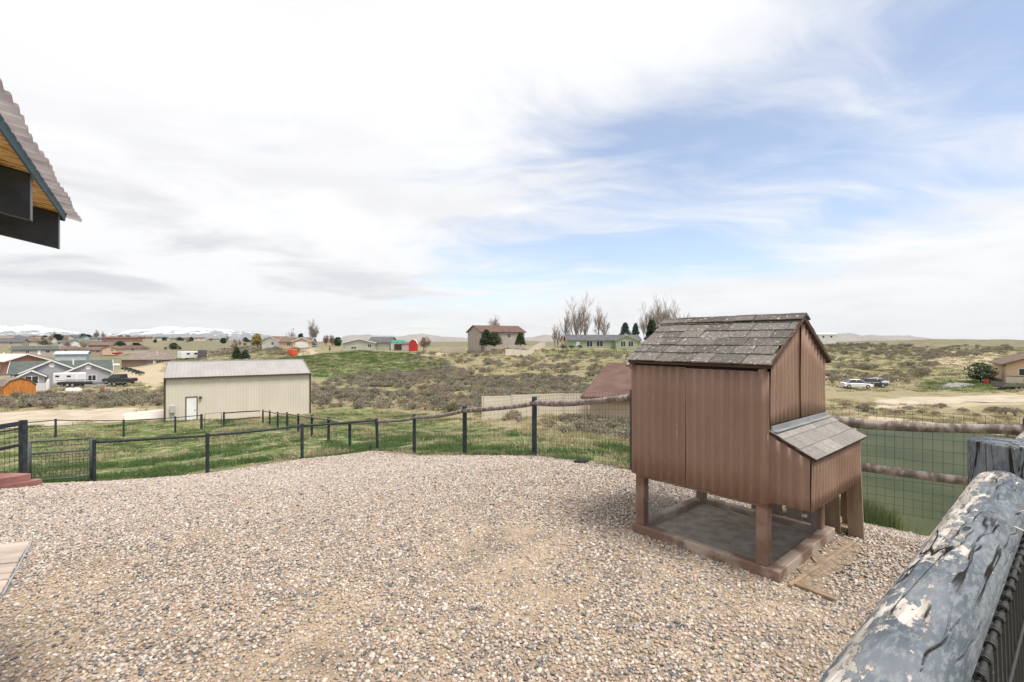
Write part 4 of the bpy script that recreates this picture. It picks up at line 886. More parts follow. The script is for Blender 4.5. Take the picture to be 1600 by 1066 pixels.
# ---- beige metal building, sheet by sheet
def metal_building():
    A = Vector((-31.25, 43.5)); B = Vector((-20.95, 50.1)); d = (B - A); L = d.length; rz_ = math.atan2(d.y, d.x); W = 9.0; zg = -5.75; zt = -1.57
    M = empty('metal_building', (A.x, A.y, zg), rz_, 'long beige metal building with brown corner trim and white door', 'building')
    bm_ = mat('beige_steel', (.60, .545, .465), (.63, .575, .49), .5, .5, spec=.35, rand=.018); rm = mat('light_grey_steel_roof', (.31, .295, .285), (.35, .33, .32), .5, .55, spec=.25); bt = wm('brown_trim', (.10, .065, .05)); h = zt - zg; n = 13; w = L / n
    def sheet_mesh(w, h):
        mb = MB(); xs = [0]; ribs = 4
        prof = []
        for k in range(ribs): c = w * (k + .5) / ribs; prof += [(c - .05, 0), (c - .025, -.012), (c + .025, -.012), (c + .05, 0)]
        prof = [(0, 0)] + prof + [(w, 0)]; m_ = len(prof)
        mb.add([(x, y, 0) for x, y in prof] + [(x, y, h) for x, y in prof] + [(0, .03, 0), (w, .03, 0), (0, .03, h), (w, .03, h)],
               [(i, i+1, m_+i+1, m_+i) for i in range(m_ - 1)] + [(2*m_, 0, m_, 2*m_ + 2), (m_ - 1, 2*m_ + 1, 2*m_ + 3, 2*m_ - 1)])
        return mb
    first = None
    for side in range(2):
        for k in range(n):
            loc = (k * w + .0015, -.03, -.6) if side == 0 else (L - k * w - .0015, W + .03, -.6); rr = (0, 0, 0 if side == 0 else math.pi)
            if first is None: first = sheet_mesh(w - .003, h + .6).build('wall_sheet', bm_, M, loc=loc, rot=rr)
            else: o = first.copy(); COL.objects.link(o); o.parent = M; o.location = loc; o.rotation_euler = rr
    rise = 1.2
    for x0, x1 in ((0, .04), (L - .04, L)): MB().prism([(0, -.6), (W, -.6), (W, h), (W/2, h + rise), (0, h)], x0, x1, 'x').build('gable_wall', bm_, M)
    k = rise / (W/2); first = None; sl_l = math.hypot(W/2 + .25, (W/2 + .25) * k); an = math.atan(k)
    for side in range(2):
        for i in range(n):
            loc = (i * w - .0, -.25, h - .25 * k + .05) if side == 0 else ((i + 1) * w, W + .25, h - .25 * k + .05); rr = (an, 0, 0 if side == 0 else math.pi)
            if first is None:
                mb = MB(); mb.box(.002, w - .002, 0, sl_l, 0, .03)
                for q in range(3): c = w * (q + .5) / 3; mb.add([(c - .04, 0, .03), (c + .04, 0, .03), (c + .02, 0, .05), (c - .02, 0, .05), (c - .04, sl_l, .03), (c + .04, sl_l, .03), (c + .02, sl_l, .05), (c - .02, sl_l, .05)], [(0, 1, 2, 3), (7, 6, 5, 4), (1, 5, 6, 2), (2, 6, 7, 3), (3, 7, 4, 0)])
                first = mb.build('roof_sheet', rm, M, loc=loc, rot=rr)
            else: o = first.copy(); COL.objects.link(o); o.parent = M; o.location = loc; o.rotation_euler = rr
    MB().box(-.05, L + .05, W/2 - .15, W/2 + .15, h + rise + .05, h + rise + .12).build('ridge_cap', rm, M)
    MB().box(-.06, L + .06, -.30, -.08, h - .13, h + .0).build('eave_trim', bt, M)
    for x0 in (-.09, L - .06): MB().box(x0, x0 + .15, -.09, .08, -.6, h - .135).build('corner_trim', bt, M)
    for sx in (-.08, L + .08):
        for sy in (0, 1): MB().bar((sx, -.25 if sy == 0 else W + .25, h - .25 * k + .01), (sx, W/2, h + rise + .01), .04, .16).build('rake_trim', rm, M)
    fr = (Vector((0, -.03, 0)), Vector((1, 0, 0)), Vector((0, -1, 0)))
    def along(px_):   # distance along the wall for a photo column
        k_ = (px_ - CX) / F; return (k_ * A.y - A.x) / (d.x / L - k_ * d.y / L)
    a0, a1 = along(291.5), along(307); opening(M, fr, (a0 + a1) / 2, .12, a1 - a0, 2.1, white_trim, 'door')
    mb = MB(); panel(mb, *fr, a0 - .09, a0, .12, 2.3, 0, .05); panel(mb, *fr, a1, a1 + .09, .12, 2.3, 0, .05); panel(mb, *fr, a0 - .09, a1 + .09, 2.301, 2.38, 0, .05); mb.build('door_frame', bt, M)
    a0, a1 = along(265.5), along(273.5); eb = panel(MB(), *fr, a0, a1, 1.0, 1.65, 0, .22).build('meter_box', wm('grey_metal', (.42, .41, .40)), M, bevel=.02); panel(MB(), *fr, (a0 + a1)/2 - .05, (a0 + a1)/2 + .05, .0, .999, .02, .1).build('conduit', MATS['grey_metal'], eb)
    a0 = along(313); panel(MB(), *fr, a0 - .1, a0 + .12, 2.15, 2.35, 0, .18).build('wall_lamp', bt, M)
metal_building()

# ---- grey house with two gables
GH_D = 96.0
gh = house('grey_house', 'grey sided house with white trimmed gables and green grey roof', 100, GH_D, 14.0, 8.5, 2.7, 1.9, 4, w_grey, rf_green, trim=white_trim, ybase=601,
      rz=R(41), wings=[(-1.5, 8.4, 1.2, 2.7, 2.2, None, None), (3.65, 6.8, 2.4, 2.6, 1.75, None, None), (-4.0, 3.3, 4.0, 2.3, .95, None, None)],
      wins=[('w', -4.0, .95, 1.6, 1.3, 1, 4.0), ('w', -.2, 1.3, .9, .9, 0, 1.2), ('w', 4.2, 1.0, 1.1, 1.0, 1, 2.4)], vents=[(-1.5, 4.1, 1.2), (3.65, 3.55, 2.4)], chimney=1.4)
pat = MB().box(-8.3, -5.9, -7.6, -3.0, 2.55, 2.72).build('porch_roof', rf_green, gh)
for q in (-8.15, -6.4): MB().box(q - .1, q + .1, -7.5, -7.3, -.5, 2.55).build('porch_post', white_trim, gh)
for a, b in (((-8.15, -7.4), (-8.15, -4.4)), ((-8.15, -7.4), (-6.2, -7.4))):
    for zz in (.45, .95): MB().bar((*a, zz), (*b, zz), .06, .10).build('porch_rail', w_brown, gh)
# vinyl screen wall in front of it
vin_w = wm('white_vinyl', (.75, .74, .73), .03)
def vinyl_fence(name, pts, h, m, label, pw=2.3, boards=True, group=None):
    x, y = pts[0]; Fz = empty(name, (x, y, 0), 0, label, 'fence', group)
    for sn, ((x0, y0), (x1, y1)) in enumerate(zip(pts[:-1], pts[1:])):
        L = math.hypot(x1-x0, y1-y0); n = max(1, round(L / pw))
        for k in range(n + 1):
            a = (x0 + (x1-x0)*k/n, y0 + (y1-y0)*k/n); za = gz(*a)
            if sn == 0 or k > 0: MB().box(a[0]-x-.07, a[0]-x+.07, a[1]-y-.07, a[1]-y+.07, za - .3, za + h + .08).build('post', m, Fz)
            if k == n: break
            b = (x0 + (x1-x0)*(k+1)/n, y0 + (y1-y0)*(k+1)/n); zb = gz(*b); z_ = (za + zb) / 2; dx, dy = (b[0]-a[0])/pw, (b[1]-a[1])/pw
            A_ = Vector((a[0]-x + dx*.09, a[1]-y + dy*.09, 0)); B_ = Vector((b[0]-x - dx*.09, b[1]-y - dy*.09, 0))
            pn = MB().bar(A_ + Vector((0, 0, z_ + h/2 - .05)), B_ + Vector((0, 0, z_ + h/2 - .05)), .035, h).build('panel', m, Fz)
            if boards:
                mb = MB()
                for q in range(7): c = A_.lerp(B_, (q + .5) / 7) + Vector((0, 0, z_ - .0)); sd = Vector((dy, -dx, 0)).normalized(); d_ = (B_ - A_) / 7 * .46; mb.bar(c - d_ + Vector((0, 0, h/2 - .05)), c + d_ + Vector((0, 0, h/2 - .05)), .05, h - .2)
                mb.build('boards', m, pn)
                MB().bar(A_ + Vector((0, 0, z_ + h)), B_ + Vector((0, 0, z_ + h)), .06, .12).build('top_rail', m, Fz)
    return Fz
def xy(px_, d): return ((px_ - CX) / F * d, d)
vinyl_fence('vinyl_screen_fence', [xy(46, 68), xy(72, 68.5), xy(76, 84)], 1.75, vin_w, 'white vinyl privacy fence beside the orange shed', boards=False)
vinyl_fence('vinyl_screen_fence', [xy(-14, 66), xy(5, 66)], 1.6, vin_w, 'short white vinyl fence left of the orange shed', boards=False)
def barn_shed(name, label, px_, d, w, dep, h, wall, roof, ybase, rel, door=None):
    x, y = xy(px_, d); z = H - (ybase - CY) / F * d; S = empty(name, (x, y, z), -math.atan2(x, y) + R(rel), label, 'shed'); a = w/2
    prof = [(-a, -.3), (a, -.3), (a, h * .62), (a * .62, h * .88), (0, h), (-a * .62, h * .88), (-a, h * .62)]
    MB().prism(prof, -dep/2, dep/2, 'y').build('wall', wall, S)
    top = [(a * 1.06, h * .60), (a * .64, h * .90), (0, h * 1.025), (-a * .64, h * .90), (-a * 1.06, h * .60)]; ins = [(q[0], q[1] + .08) for q in top]
    mb = MB()
    for k in range(4): mb.prism([top[k], ins[k], ins[k+1], top[k+1]], -dep/2 - .12, dep/2 + .12, 'y')
    mb.build('roof', roof, S)
    for sg in (-1, 1):
        dd = MB().box(min(sg * .02, sg * a * .62), max(sg * .02, sg * a * .62), -dep/2 - .05, -dep/2, .1, h * .6).build('door', door or wall, S)
        MB().bar((sg * .03, -dep/2 - .07, .15), (sg * a * .6, -dep/2 - .07, h * .57), .03, .08).build('brace', door or wall, dd)
    return S
barn_shed('garden_shed', 'orange cedar barn shaped shed with grey roof beside white vinyl fence', 24, 65, 3.1, 3.6, 2.55, w_orange, rf_taupe, 620.5, 14)
barn_shed('garden_shed', 'bright red barn shaped shed with pale trim on the grassy ridge', 646, 172, 2.9, 3.6, 4.0, w_red, white_trim, 548.5, -4)

# ---- the other houses, one by one
def near_garage():
    a = Vector((5.55, 38.2)); e = Vector((.86, -.51)).normalized(); nrm = Vector((.51, .86)).normalized(); L, W, h, rise = 15.0, 12.0, 2.35, 2.25
    c = a + e * (L/2 + .45) + nrm * (W/2 + .4); zb = -4.95
    G = empty('russet_roof_house', (c.x, c.y, zb), math.atan2(e.y, e.x), 'low tan house with russet shingle roof and white roof vent', 'house')
    MB().prism([(-W/2, -1.2), (W/2, -1.2), (W/2, h), (0, h + rise), (-W/2, h)], -L/2, L/2, 'x').build('wall', wm('tan_stucco', (.47, .385, .29)), G)
    r = roof_slabs(G, L, W, h + .01, rise, .5, rf_red, trim=rf_brown); MB().box(-6.1, -5.6, -.75, -.3, h + rise + .02, h + rise + .22).build('roof_vent', white_trim, r)
    MB().bar((-L/2 - .5, -W/2 - .52, h - .16), (L/2 + .5, -W/2 - .52, h - .16), .12, .12).build('gutter', w_brown, G)
    opening(G, face_frame('f', L, W), 1.0, 1.0, 1.5, 1.1)
near_garage()
vinyl_fence('vinyl_fence', [xy(754, 40.5), xy(800, 41), xy(918, 43)], 1.85, wm('beige_vinyl', (.62, .56, .46), .03), 'long beige vinyl fence running up to the russet roofed house')
F1 = [('f', -3.5, 1.0, 1.4, 1.1), ('f', 3.0, 1.0, 1.4, 1.1)]
house('ranch_house', 'wide brown ranch house with taupe hip roof beyond the dirt lot', 238, 195, 16.5, 10, 2.6, 2.7, -4, w_brown, rf_taupe, hip=4.0, wins=[('f', 2.0, 1, 1, 1.1), ('f', 5.5, .9, 1.5, 1.2)], doors=[('f', 'door', 3.8, 1.0, 2.1)], chimney=3.0, ybase=571)
house('brick_house', 'brick house with pale pink roof and white garage door at the village edge', 8, 112, 11, 9, 2.6, 1.4, -18, w_brick, rf_pale, doors=[('f', 'garage', -3.5, 3.6, 2.2)], wins=[('f', 1.5, 1, 1.3, 1.1), ('f', 4.0, 1, 1.2, 1.1)], trim=white_trim, ybase=581, chimney=2)
house('tan_gable_house', 'tan gabled house with dark grey green roof behind the grey house', 55, 235, 16, 9, 2.6, 1.6, 38, w_tan, rf_green, wins=[('l', 0, 1, 1.4, 1.1), ('f', 4, 1, 1.5, 1.2), ('f', -3, 1, 1.2, 1.1)], doors=[('f', 'door', 1, 1, 2.1)], trim=white_trim, ybase=554.5)
house('metal_shop', 'small blue grey metal shop behind the grey house roof', 114, 180, 8.6, 7, 2.6, .9, 22, w_blue, wm('pale_blue_roof', (.42, .46, .50)), wins=[('l', 0, 1.2, 1.2, .8)], cat='building', ybase=564)
house('brown_roof_house', 'long low house with brown roof between tan and peach houses', 150, 290, 13, 9, 2.4, 1.6, 5, w_tan, rf_brown, hip=2, wins=F1, ybase=553)
house('brown_roof_house', 'low brown roofed house just right of the tan gabled house', 104, 275, 13, 9, 2.3, 1.6, -5, w_cream, rf_brown, hip=2, wins=F1, ybase=552)
house('peach_house', 'small peach gable fronted house beside a red boat', 177, 290, 8, 7.6, 2.4, 1.6, 92, w_peach, rf_brown, wins=[('l', 1.5, 1, 1.0, 1.0)], ybase=551)
house('maroon_roof_house', 'low house with maroon brown roof behind the ranch house', 207, 310, 15, 9, 2.2, 1.8, -4, w_cream, rf_red, hip=2, wins=F1, ybase=550)
house('brown_house', 'rust brown roofed house uphill of the peach house', 168, 360, 19, 10, 2.2, 2.2, 8, w_brown, rf_brown, wins=F1, ybase=544)
house('dark_roof_house', 'house with slate dark roof uphill of the brown roofs', 148, 400, 15, 10, 2.4, 2.3, -12, w_tan, rf_grey, wins=F1, ybase=542)
house('slate_roof_house', 'white house with slate roof across the pale field', 108, 350, 9.5, 8, 2.4, 1.7, -20, w_white, rf_grey, wins=F1, ybase=540.5)
house('blue_roof_house', 'blue grey roofed house above the green field', 14, 330, 17, 10, 2.4, 2.0, 14, w_tan, rf_grey, wins=F1, ybase=540)
house('brown_hip_house', 'dark brown hip roofed house beside the dark hedge', 47, 350, 14, 10, 2.4, 2.3, -6, w_cream, rf_brown, hip=3, wins=F1, ybase=538.5)
house('long_brick_building', 'long low reddish building on the rise below the snow mountains', 191, 480, 30, 11, 4.0, 1.6, 2, w_brick, rf_red, wins=[('f', -10 + 4 * k, 1, 1.6, 1.3) for k in range(6)], ybase=535, cat='building')
fr_ = random.Random(5)
spec = [(6, 533, 460, w_cream, rf_taupe, 'cream house with taupe roof'), (22, 530.5, 520, w_white, rf_grey, 'white house with grey roof'), (38, 533.5, 430, w_white, rf_grey, 'low white house with dark roof'), (56, 531, 500, w_red, rf_red, 'red walled house with russet roof'),
        (70, 534.5, 420, w_white, rf_taupe, 'white house with taupe roof'), (84, 532, 520, w_tan, rf_brown, 'tan house with brown roof'), (98, 530, 600, w_cream, rf_brown, 'cream house with brown roof'), (116, 528.5, 640, w_tan, rf_grey, 'tan house with slate roof'),
        (128, 531, 560, w_blue, rf_grey, 'blue grey house with slate roof'), (140, 529.5, 660, w_cream, rf_taupe, 'small cream house with taupe roof'), (152, 533, 540, w_cream, rf_grey, 'cream house with dark grey roof'), (228, 531, 640, w_tan, rf_red, 'tan house with russet roof'),
        (252, 531.5, 640, w_white, rf_green, 'white house with green roof'), (276, 531.5, 700, w_tan, rf_taupe, 'tan house with taupe roof'), (292, 532, 720, w_cream, rf_red, 'cream house with russet roof'), (312, 532, 700, w_white, rf_brown, 'white house with brown roof'), (334, 532.5, 720, w_blue, rf_taupe, 'blue house with taupe roof')]
for i, (x, yb, d, w_, r_, lb) in enumerate(spec):
    where = ['on the village skyline', 'below the snow mountains', 'among the far village roofs'][i % 3]
    house('village_house', 'far ' + lb + ' ' + where, x, d, fr_.uniform(11, 16), fr_.uniform(8, 10), 2.5, fr_.uniform(1.6, 2.3), fr_.uniform(-25, 25), w_, r_, hip=fr_.choice((0, 2.5)), wins=F1, ybase=yb, group='far village houses')
# ridge houses in the middle
house('white_house', 'white gabled house with brown roof left of the garage house', 436, 208, 8.5, 10, 2.6, 1.9, 62, w_white, rf_brown, wins=[('f', 2, 1, 1.3, 1.1), ('l', 1, 1, 1.2, 1.1)], trim=w_white, ybase=542.5)
house('garage_house', 'brick fronted house with wide white garage door on the ridge', 466, 200, 12, 9, 2.6, 1.7, 3, w_peach, rf_brown, wings=[(3.2, 6.8, 2.5, 2.7, 1.5, w_peach, None)], doors=[('w', 'garage', 3.2, 4.6, 2.3, white_trim, 2.5)], wins=[('f', -2.5, 1, 1.2, 1.1)], trim=white_trim, ybase=544)
house('sage_green_house', 'pale sage manufactured home on the grassy ridge', 565, 179, 8, 11.4, 2.5, 1.35, 92, w_sage, rf_taupe, hip=0, wins=[('l', 3.6, .9, 1.1, 1.1), ('l', -2, .4, 1.8, .7)], trim=white_trim, ybase=546.5)
MB_ = house('grey_roof_house', 'olive house with dark grey roof behind the green awning', 598, 181, 8, 9, 2.7, 1.9, -8, w_sage, rf_grey, wins=[('f', -2, 1, 1.2, 1.1)], ybase=546.5)
def awning():
    x, y = xy(622, 176); T = empty('green_awning', (x, y, gz(x, y)), -math.atan2(x, y), 'green metal carport awning beside the red shed', 'carport'); gm = wm('green_metal', (.06, .22, .14))
    MB().prism([(-1.6, 2.6), (-1.6, 2.75), (1.6, 3.7), (1.6, 3.55)], -2.4, 2.4, 'x').build('roof', gm, T)
    for sx in (-2.2, 2.2):
        for sy in (-1.4, 1.4): MB().box(sx - .08, sx + .08, sy - .08, sy + .08, -.4, 2.7 if sy < 0 else 3.5).build('post', white_trim, T)
    MB().box(-1.4, 2.0, 1.3, 1.38, .0, 2.2).build('back_panel', w_brown, T)
awning()
house('tool_shed', 'small pinkish grey shed beside the bright red shed', 634, 171, 2.4, 2.2, 2.3, .5, 0, wm('pink_grey', (.45, .36, .35)), rf_grey, ybase=548, cat='shed', over=.15)
house('two_storey_house', 'two storey tan house with russet roof on the ridge', 775, 152, 15.0, 10, 5.0, 1.9, 28, wm('taupe_siding', (.40, .35, .305)), rf_red, wins=[('f', -3, 3.2, 1.2, 1.2), ('f', 2, 3.2, 1.2, 1.2), ('f', 5, .9, 1.2, 1.2), ('f', 5.5, 3.2, 1.2, 1.2)], trim=rf_brown, ybase=544)
vinyl_fence('ridge_fence', [xy(688, 160), xy(728, 146)], 1.7, MATS['beige_vinyl'], 'beige vinyl fence between red shed and two storey house', boards=False)
vinyl_fence('ridge_fence', [xy(790, 128), xy(824, 130), xy(852, 175)], 1.9, MATS['beige_vinyl'], 'beige vinyl fence below and right of the two storey house', boards=False)
house('brown_cottage', 'brown roofed house behind the tall bare trees', 902, 200, 12, 9, 2.6, 2.2, 6, w_peach, rf_brown, wins=F1, ybase=543)
house('green_house', 'light green ranch house with dark roof and covered porch', 940, 170, 25, 9, 2.6, 1.8, 3, w_green, rf_grey, wings=[(7.0, 7.2, 3.0, 2.6, 1.6, None, None)], wins=[('f', -5, .4, 2.0, 1.9, 1), ('f', -1.5, .5, 2.2, 1.8, 1), ('w', 5.8, .5, 1.6, 1.8, 1, 3.0), ('w', 8.4, .5, 1.6, 1.8, 1, 3.0)], doors=[('f', 'door', -9, 1.2, 2.1)], trim=w_green, ybase=543.5)
house('white_cabin', 'tiny white cabin with dark windows on the right hill crest', 1288, 215, 8, 5, 2.6, .5, -10, w_white, white_trim, wins=[('f', -1.0, 1.2, .8, .8, 0), ('f', 2.0, 1.2, .8, .8, 0)], ybase=532, over=.15)
house('peach_stucco_house', 'peach and cream stucco house with low brown roof across the pond', 1622, 88, 13.5, 10, 3.2, 1.9, 88, w_peach, rf_brown, wins=[('l', -2.6, 1.2, 1.6, 1.15)], trim=rf_brown, over=.7, ybase=595, rz=R(52))
hs = bpy.data.objects['peach_stucco_house']; W_ = 10
panel(MB(), *face_frame('l', 13.5, 10), -5.02, 5.02, -.6, .95, .0, .06).build('lower_wall', w_cream, hs); panel(MB(), *face_frame('l', 13.5, 10), -5.03, 5.03, .951, 1.06, .0, .09).build('belt_course', rf_brown, hs)
opening(hs, (Vector((-13.5/2 - .06, 0, 0)), Vector((0, -1, 0)), Vector((-1, 0, 0))), -2.4, .2, .7, .35, mull=0, trim=w_brown)

# ------------------------------------------------------------------ vehicles
tyre_m = mat('tyre_rubber', (.02, .02, .02), rough=.9); rim_m = mat('alloy_rim', (.5, .5, .5), rough=.35, metal=.7); lamp_w = mat('headlamp_lens', (.7, .7, .7), rough=.2); lamp_r = mat('tail_lamp_lens', (.35, .02, .02), rough=.3); blk = mat('black_plastic', (.03, .03, .03), rough=.6)
def paint(name, c): return mat(name, c, rough=.28, spec=.6)
def wheel(T, x, y, r=.33, w=.22):
    wl = MB().tube([(x, y - w/2, r), (x, y - w/2 + .03, r), (x, y + w/2 - .03, r), (x, y + w/2, r)], [r * .92, r, r, r * .92], 18).build('wheel', tyre_m, T, smooth=False)
    MB().tube([(x, y - w/2 - .012, r), (x, y + w/2 + .012, r)], r * .60, 14).build('rim', rim_m, wl)
def loft(secs, n_over=True):
    """secs: (x, half width low, half width high, z low, z high) lofted along x with rounded corners"""
    mb = MB(); vs = []; fs = []
    for x, a, b, z0, z1 in secs:
        r = min(.10, (z1 - z0) * .3); vs += [(x, -a + r, z0), (x, -a, z0 + r), (x, -b - (a-b)*.2, z1 - r), (x, -b + r, z1), (x, b - r, z1), (x, b + (a-b)*.2, z1 - r), (x, a, z0 + r), (x, a - r, z0)]
    for i in range(len(secs) - 1):
        for j in range(8): fs.append((i*8 + j, i*8 + (j+1) % 8, (i+1)*8 + (j+1) % 8, (i+1)*8 + j))
    fs += [tuple(range(8)), tuple(reversed(range(len(secs)*8 - 8, len(secs)*8)))]; return mb.add(vs, fs)
def vehicle(name, label, cat, px_, d, ybase, heading, m, body, cab, wheels, lamps=True, length=4.6, z=None):
    x, y = xy(px_, d); zz = (H - (ybase - CY) / F * d) if z is None else z; T = empty(name, (x, y, zz), R(heading), label, cat)
    loft(body).build('body', m, T, smooth=False)
    if cab:
        g = loft(cab).build('cabin_glass', GLASS, T); c = cab
        tp = [q for q in c if q[4] > max(k[4] for k in c) - .12]; x0, x1 = tp[0][0], tp[-1][0]; zt = max(k[4] for k in c); b = min(k[2] for k in tp)
        MB().box(x0 - .05, x1 + .05, -b - .02, b + .02, zt - .04, zt + .03).build('roof_panel', m, T, bevel=.02)
        for s in (-1, 1):
            for (xa, za), (xb, zb) in (((c[0][0], c[0][4]), (x0, zt)), ((c[-1][0], c[-1][4]), (x1, zt)), (((x0 + x1)/2, c[0][3]), ((x0 + x1)/2, zt))): MB().bar((xa, s * (c[0][1] - .05), max(za, c[0][3]) if za < zt - .2 else c[0][3]), (xb, s * (b + .005), zb), .05, .08).build('pillar', m, T)
    for wx in wheels[0]:
        for s in (-1, 1): wheel(T, wx, s * wheels[1], wheels[2])
    if lamps:
        x0, x1 = body[0][0], body[-1][0]; zl = (body[0][3] + body[0][4]) / 2 + .1
        for s in (-1, 1): MB().box(x1 - .06, x1 + .012, s * .62 - .16, s * .62 + .16, zl - .05, zl + .1).build('headlight', lamp_w, T); MB().box(x0 - .012, x0 + .06, s * .66 - .12, s * .66 + .12, zl - .05, zl + .14).build('tail_light', lamp_r, T)
    return T
SEDAN = [(-2.3, .72, .66, .38, .88), (-2.1, .86, .80, .26, .96), (-1.2, .90, .84, .22, .95), (.9, .90, .84, .22, .93), (1.7, .88, .78, .24, .80), (2.2, .80, .70, .28, .70), (2.34, .66, .58, .36, .62)]
SEDAN_C = [(-1.75, .80, .70, .90, .97), (-.95, .80, .60, .90, 1.40), (-.1, .80, .60, .90, 1.46), (.45, .80, .60, .90, 1.40), (1.25, .80, .72, .88, .93)]
TRUCK = [(-2.9, .92, .90, .55, 1.12), (-2.7, .97, .94, .45, 1.18), (-.75, .97, .94, .42, 1.18), (1.3, .97, .92, .42, 1.16), (2.5, .95, .86, .45, 1.12), (2.85, .88, .78, .50, 1.0)]
TRUCK_C = [(-.85, .88, .72, 1.12, 1.80), (-.5, .88, .70, 1.12, 1.86), (.7, .88, .70, 1.12, 1.86), (1.55, .88, .76, 1.10, 1.18)]
vehicle('silver_car', 'silver sedan parked on the grass across the pond', 'car', 1338, 83, 606.5, -14, paint('silver_paint', (.62, .63, .64)), SEDAN, SEDAN_C, ((-1.4, 1.4), .80, .33))
vehicle('black_car', 'black car parked half hidden behind the silver sedan', 'car', 1362, 87, 604.5, -18, paint('black_paint', (.02, .022, .028)), SEDAN, SEDAN_C, ((-1.4, 1.4), .80, .33))
vehicle('white_pickup', 'pale pickup parked behind the black car across the pond', 'pickup', 1370, 91, 603.2, -160, paint('pale_grey_paint', (.5, .5, .5)), [(q[0] * .8, q[1] * .9, q[2] * .9, q[3] * .8, q[4] * .8) for q in TRUCK], [(q[0] * .8, q[1] * .9, q[2] * .9, q[3] * .8, q[4] * .8) for q in TRUCK_C], ((-1.5, 1.5), .78, .32))
vehicle('black_pickup', 'black pickup truck parked beside the grey house', 'pickup', 187, 93, 600, 176, MATS['black_paint'], TRUCK, TRUCK_C, ((-1.8, 1.9), .88, .40))
vehicle('white_pickup', 'white pickup parked by the white house on the ridge', 'pickup', 446, 203, 543, 150, paint('white_paint', (.75, .75, .75)), TRUCK, TRUCK_C, ((-1.8, 1.9), .88, .40))
vehicle('blue_van', 'blue grey minivan parked right of the wide white garage door', 'van', 492, 199, 543, 100, paint('blue_paint', (.20, .26, .34)), SEDAN, [(q[0], q[1], q[2], q[3], q[4] * (1.15 if q[4] > 1.2 else 1)) for q in SEDAN_C], ((-1.4, 1.4), .80, .34))
vehicle('dark_suv', 'dark parked car at the end of the ranch house', 'car', 281, 188, 566, 40, MATS['black_paint'], SEDAN, SEDAN_C, ((-1.4, 1.4), .80, .34))
def trailer(name, label, px_, d, ybase, heading, L, W, h, zf, m, extra=None, cat='trailer', wheels=(-.4, .4)):
    x, y = xy(px_, d); T = empty(name, (x, y, H - (ybase - CY) / F * d), R(heading), label, cat)
    MB().box(-L/2, L/2, -W/2, W/2, zf, zf + h).build('body', m, T, bevel=min(.12, h * .3))
    for wx in wheels:
        for s in (-1, 1): wheel(T, wx, s * (W/2 - .05), .36)
    MB().bar((L/2 - .02, -.5, zf + .05), (L/2 + 1.2, 0, zf), .08, .1).build('tongue', blk, T); MB().bar((L/2 - .02, .5, zf + .05), (L/2 + 1.2, 0, zf), .08, .1).build('tongue', blk, T)
    if extra: extra(T, L, W, h, zf)
    return T
def win_strip(*rects):
    def f(T, L, W, h, zf):
        for (a, b, c, d_) in rects:
            for s in (-1, 1): MB().box(a, b, s * (W/2 + .004) - .012, s * (W/2 + .004) + .012, zf + c, zf + d_).build('window', GLASS, T)
    return f
trailer('horse_trailer', 'white enclosed horse trailer parked before the grey house', 109, 85, 603.5, 0, 4.2, 2.0, 1.9, .45, MATS['white_paint'], win_strip((-1.6, -.9, 1.2, 1.5), (.4, 1.1, 1.2, 1.5)))
def flat_side(T, L, W, h, zf):
    for s in (-1, 1): MB().bar((-L/2, s * W/2, zf + h + .25), (L/2, s * W/2, zf + h + .25), .05, .06).build('side_rail', blk, T)
trailer('utility_trailer', 'dark low utility trailer parked beside the propane tank', 117, 81, 604.5, 4, 4.4, 1.9, .45, .42, blk, flat_side)
trailer('car_hauler', 'bare flat trailer parked in front of the black pickup', 178, 88, 602.5, 180, 5.0, 2.0, .12, .45, blk, None, wheels=(-.9, -.1))
trailer('camper_trailer', 'white travel trailer parked behind the metal building', 296, 183, 562, 70, 7.5, 2.5, 2.5, .6, MATS['white_paint'], win_strip((-2, -.8, 1.3, 1.9), (1, 2.2, 1.3, 1.9)))
trailer('camper_trailer', 'dark fronted fifth wheel camper behind the metal building', 316, 183, 560.5, -60, 8.0, 2.5, 2.6, .7, wm('charcoal_panel', (.10, .10, .11)), win_strip((-2, -.8, 1.4, 2.0)))
trailer('cargo_trailer', 'bright orange red cargo trailer on the green slope', 457, 168, 557, -32, 2.9, 2.1, 2.0, .45, paint('orange_red_paint', (.62, .075, .025)), None)
def ramp_(T, L, W, h, zf):
    MB().box(-L/2 - .08, -L/2, -W/2, W/2, zf + .05, zf + .95).build('ramp_gate', wm('grey_mesh', (.16, .15, .16)), T)
trailer('flatbed_trailer', 'black flatbed trailer with raised ramp before the peach house', 1590, 80, 610, 0, 6.4, 2.2, .3, .5, blk, ramp_, wheels=(-1.4, -.5))
def boat():
    x, y = xy(184, 262); T = empty('red_boat', (x, y, H - (555 - CY) / F * 262), R(10), 'red covered boat on a trailer beside the peach house', 'boat')
    loft([(-2.4, .8, 1.0, .6, 1.3), (0, .95, 1.1, .5, 1.5), (1.6, .7, .9, .6, 1.6), (2.4, .15, .2, 1.0, 1.6)]).build('hull', paint('red_paint', (.40, .04, .04)), T)
    for s in (-1, 1): wheel(T, -.4, s * .9, .32)
boat()
def tank(px_, d, ybase, label):
    x, y = xy(px_, d); T = empty('propane_tank', (x, y, H - (ybase - CY) / F * d), R(3), label, 'tank')
    xs = np.linspace(-1.15, 1.15, 15); MB().tube([(q, 0, .62) for q in xs], [.40 * math.sqrt(max(.02, 1 - max(0, (abs(q) - .75) / .41) ** 2)) for q in xs], 16).build('vessel', white_trim, T, smooth=True)
    for q in (-.7, .7): MB().box(q - .06, q + .06, -.3, .3, -.1, .28).build('foot', concrete, T)
    MB().tube([(0, 0, 1.0), (0, 0, 1.16)], .16, 10).build('valve_cover', w_red, T)
tank(115, 73, 616.5, 'white propane tank with red valve cover on the dirt lot')
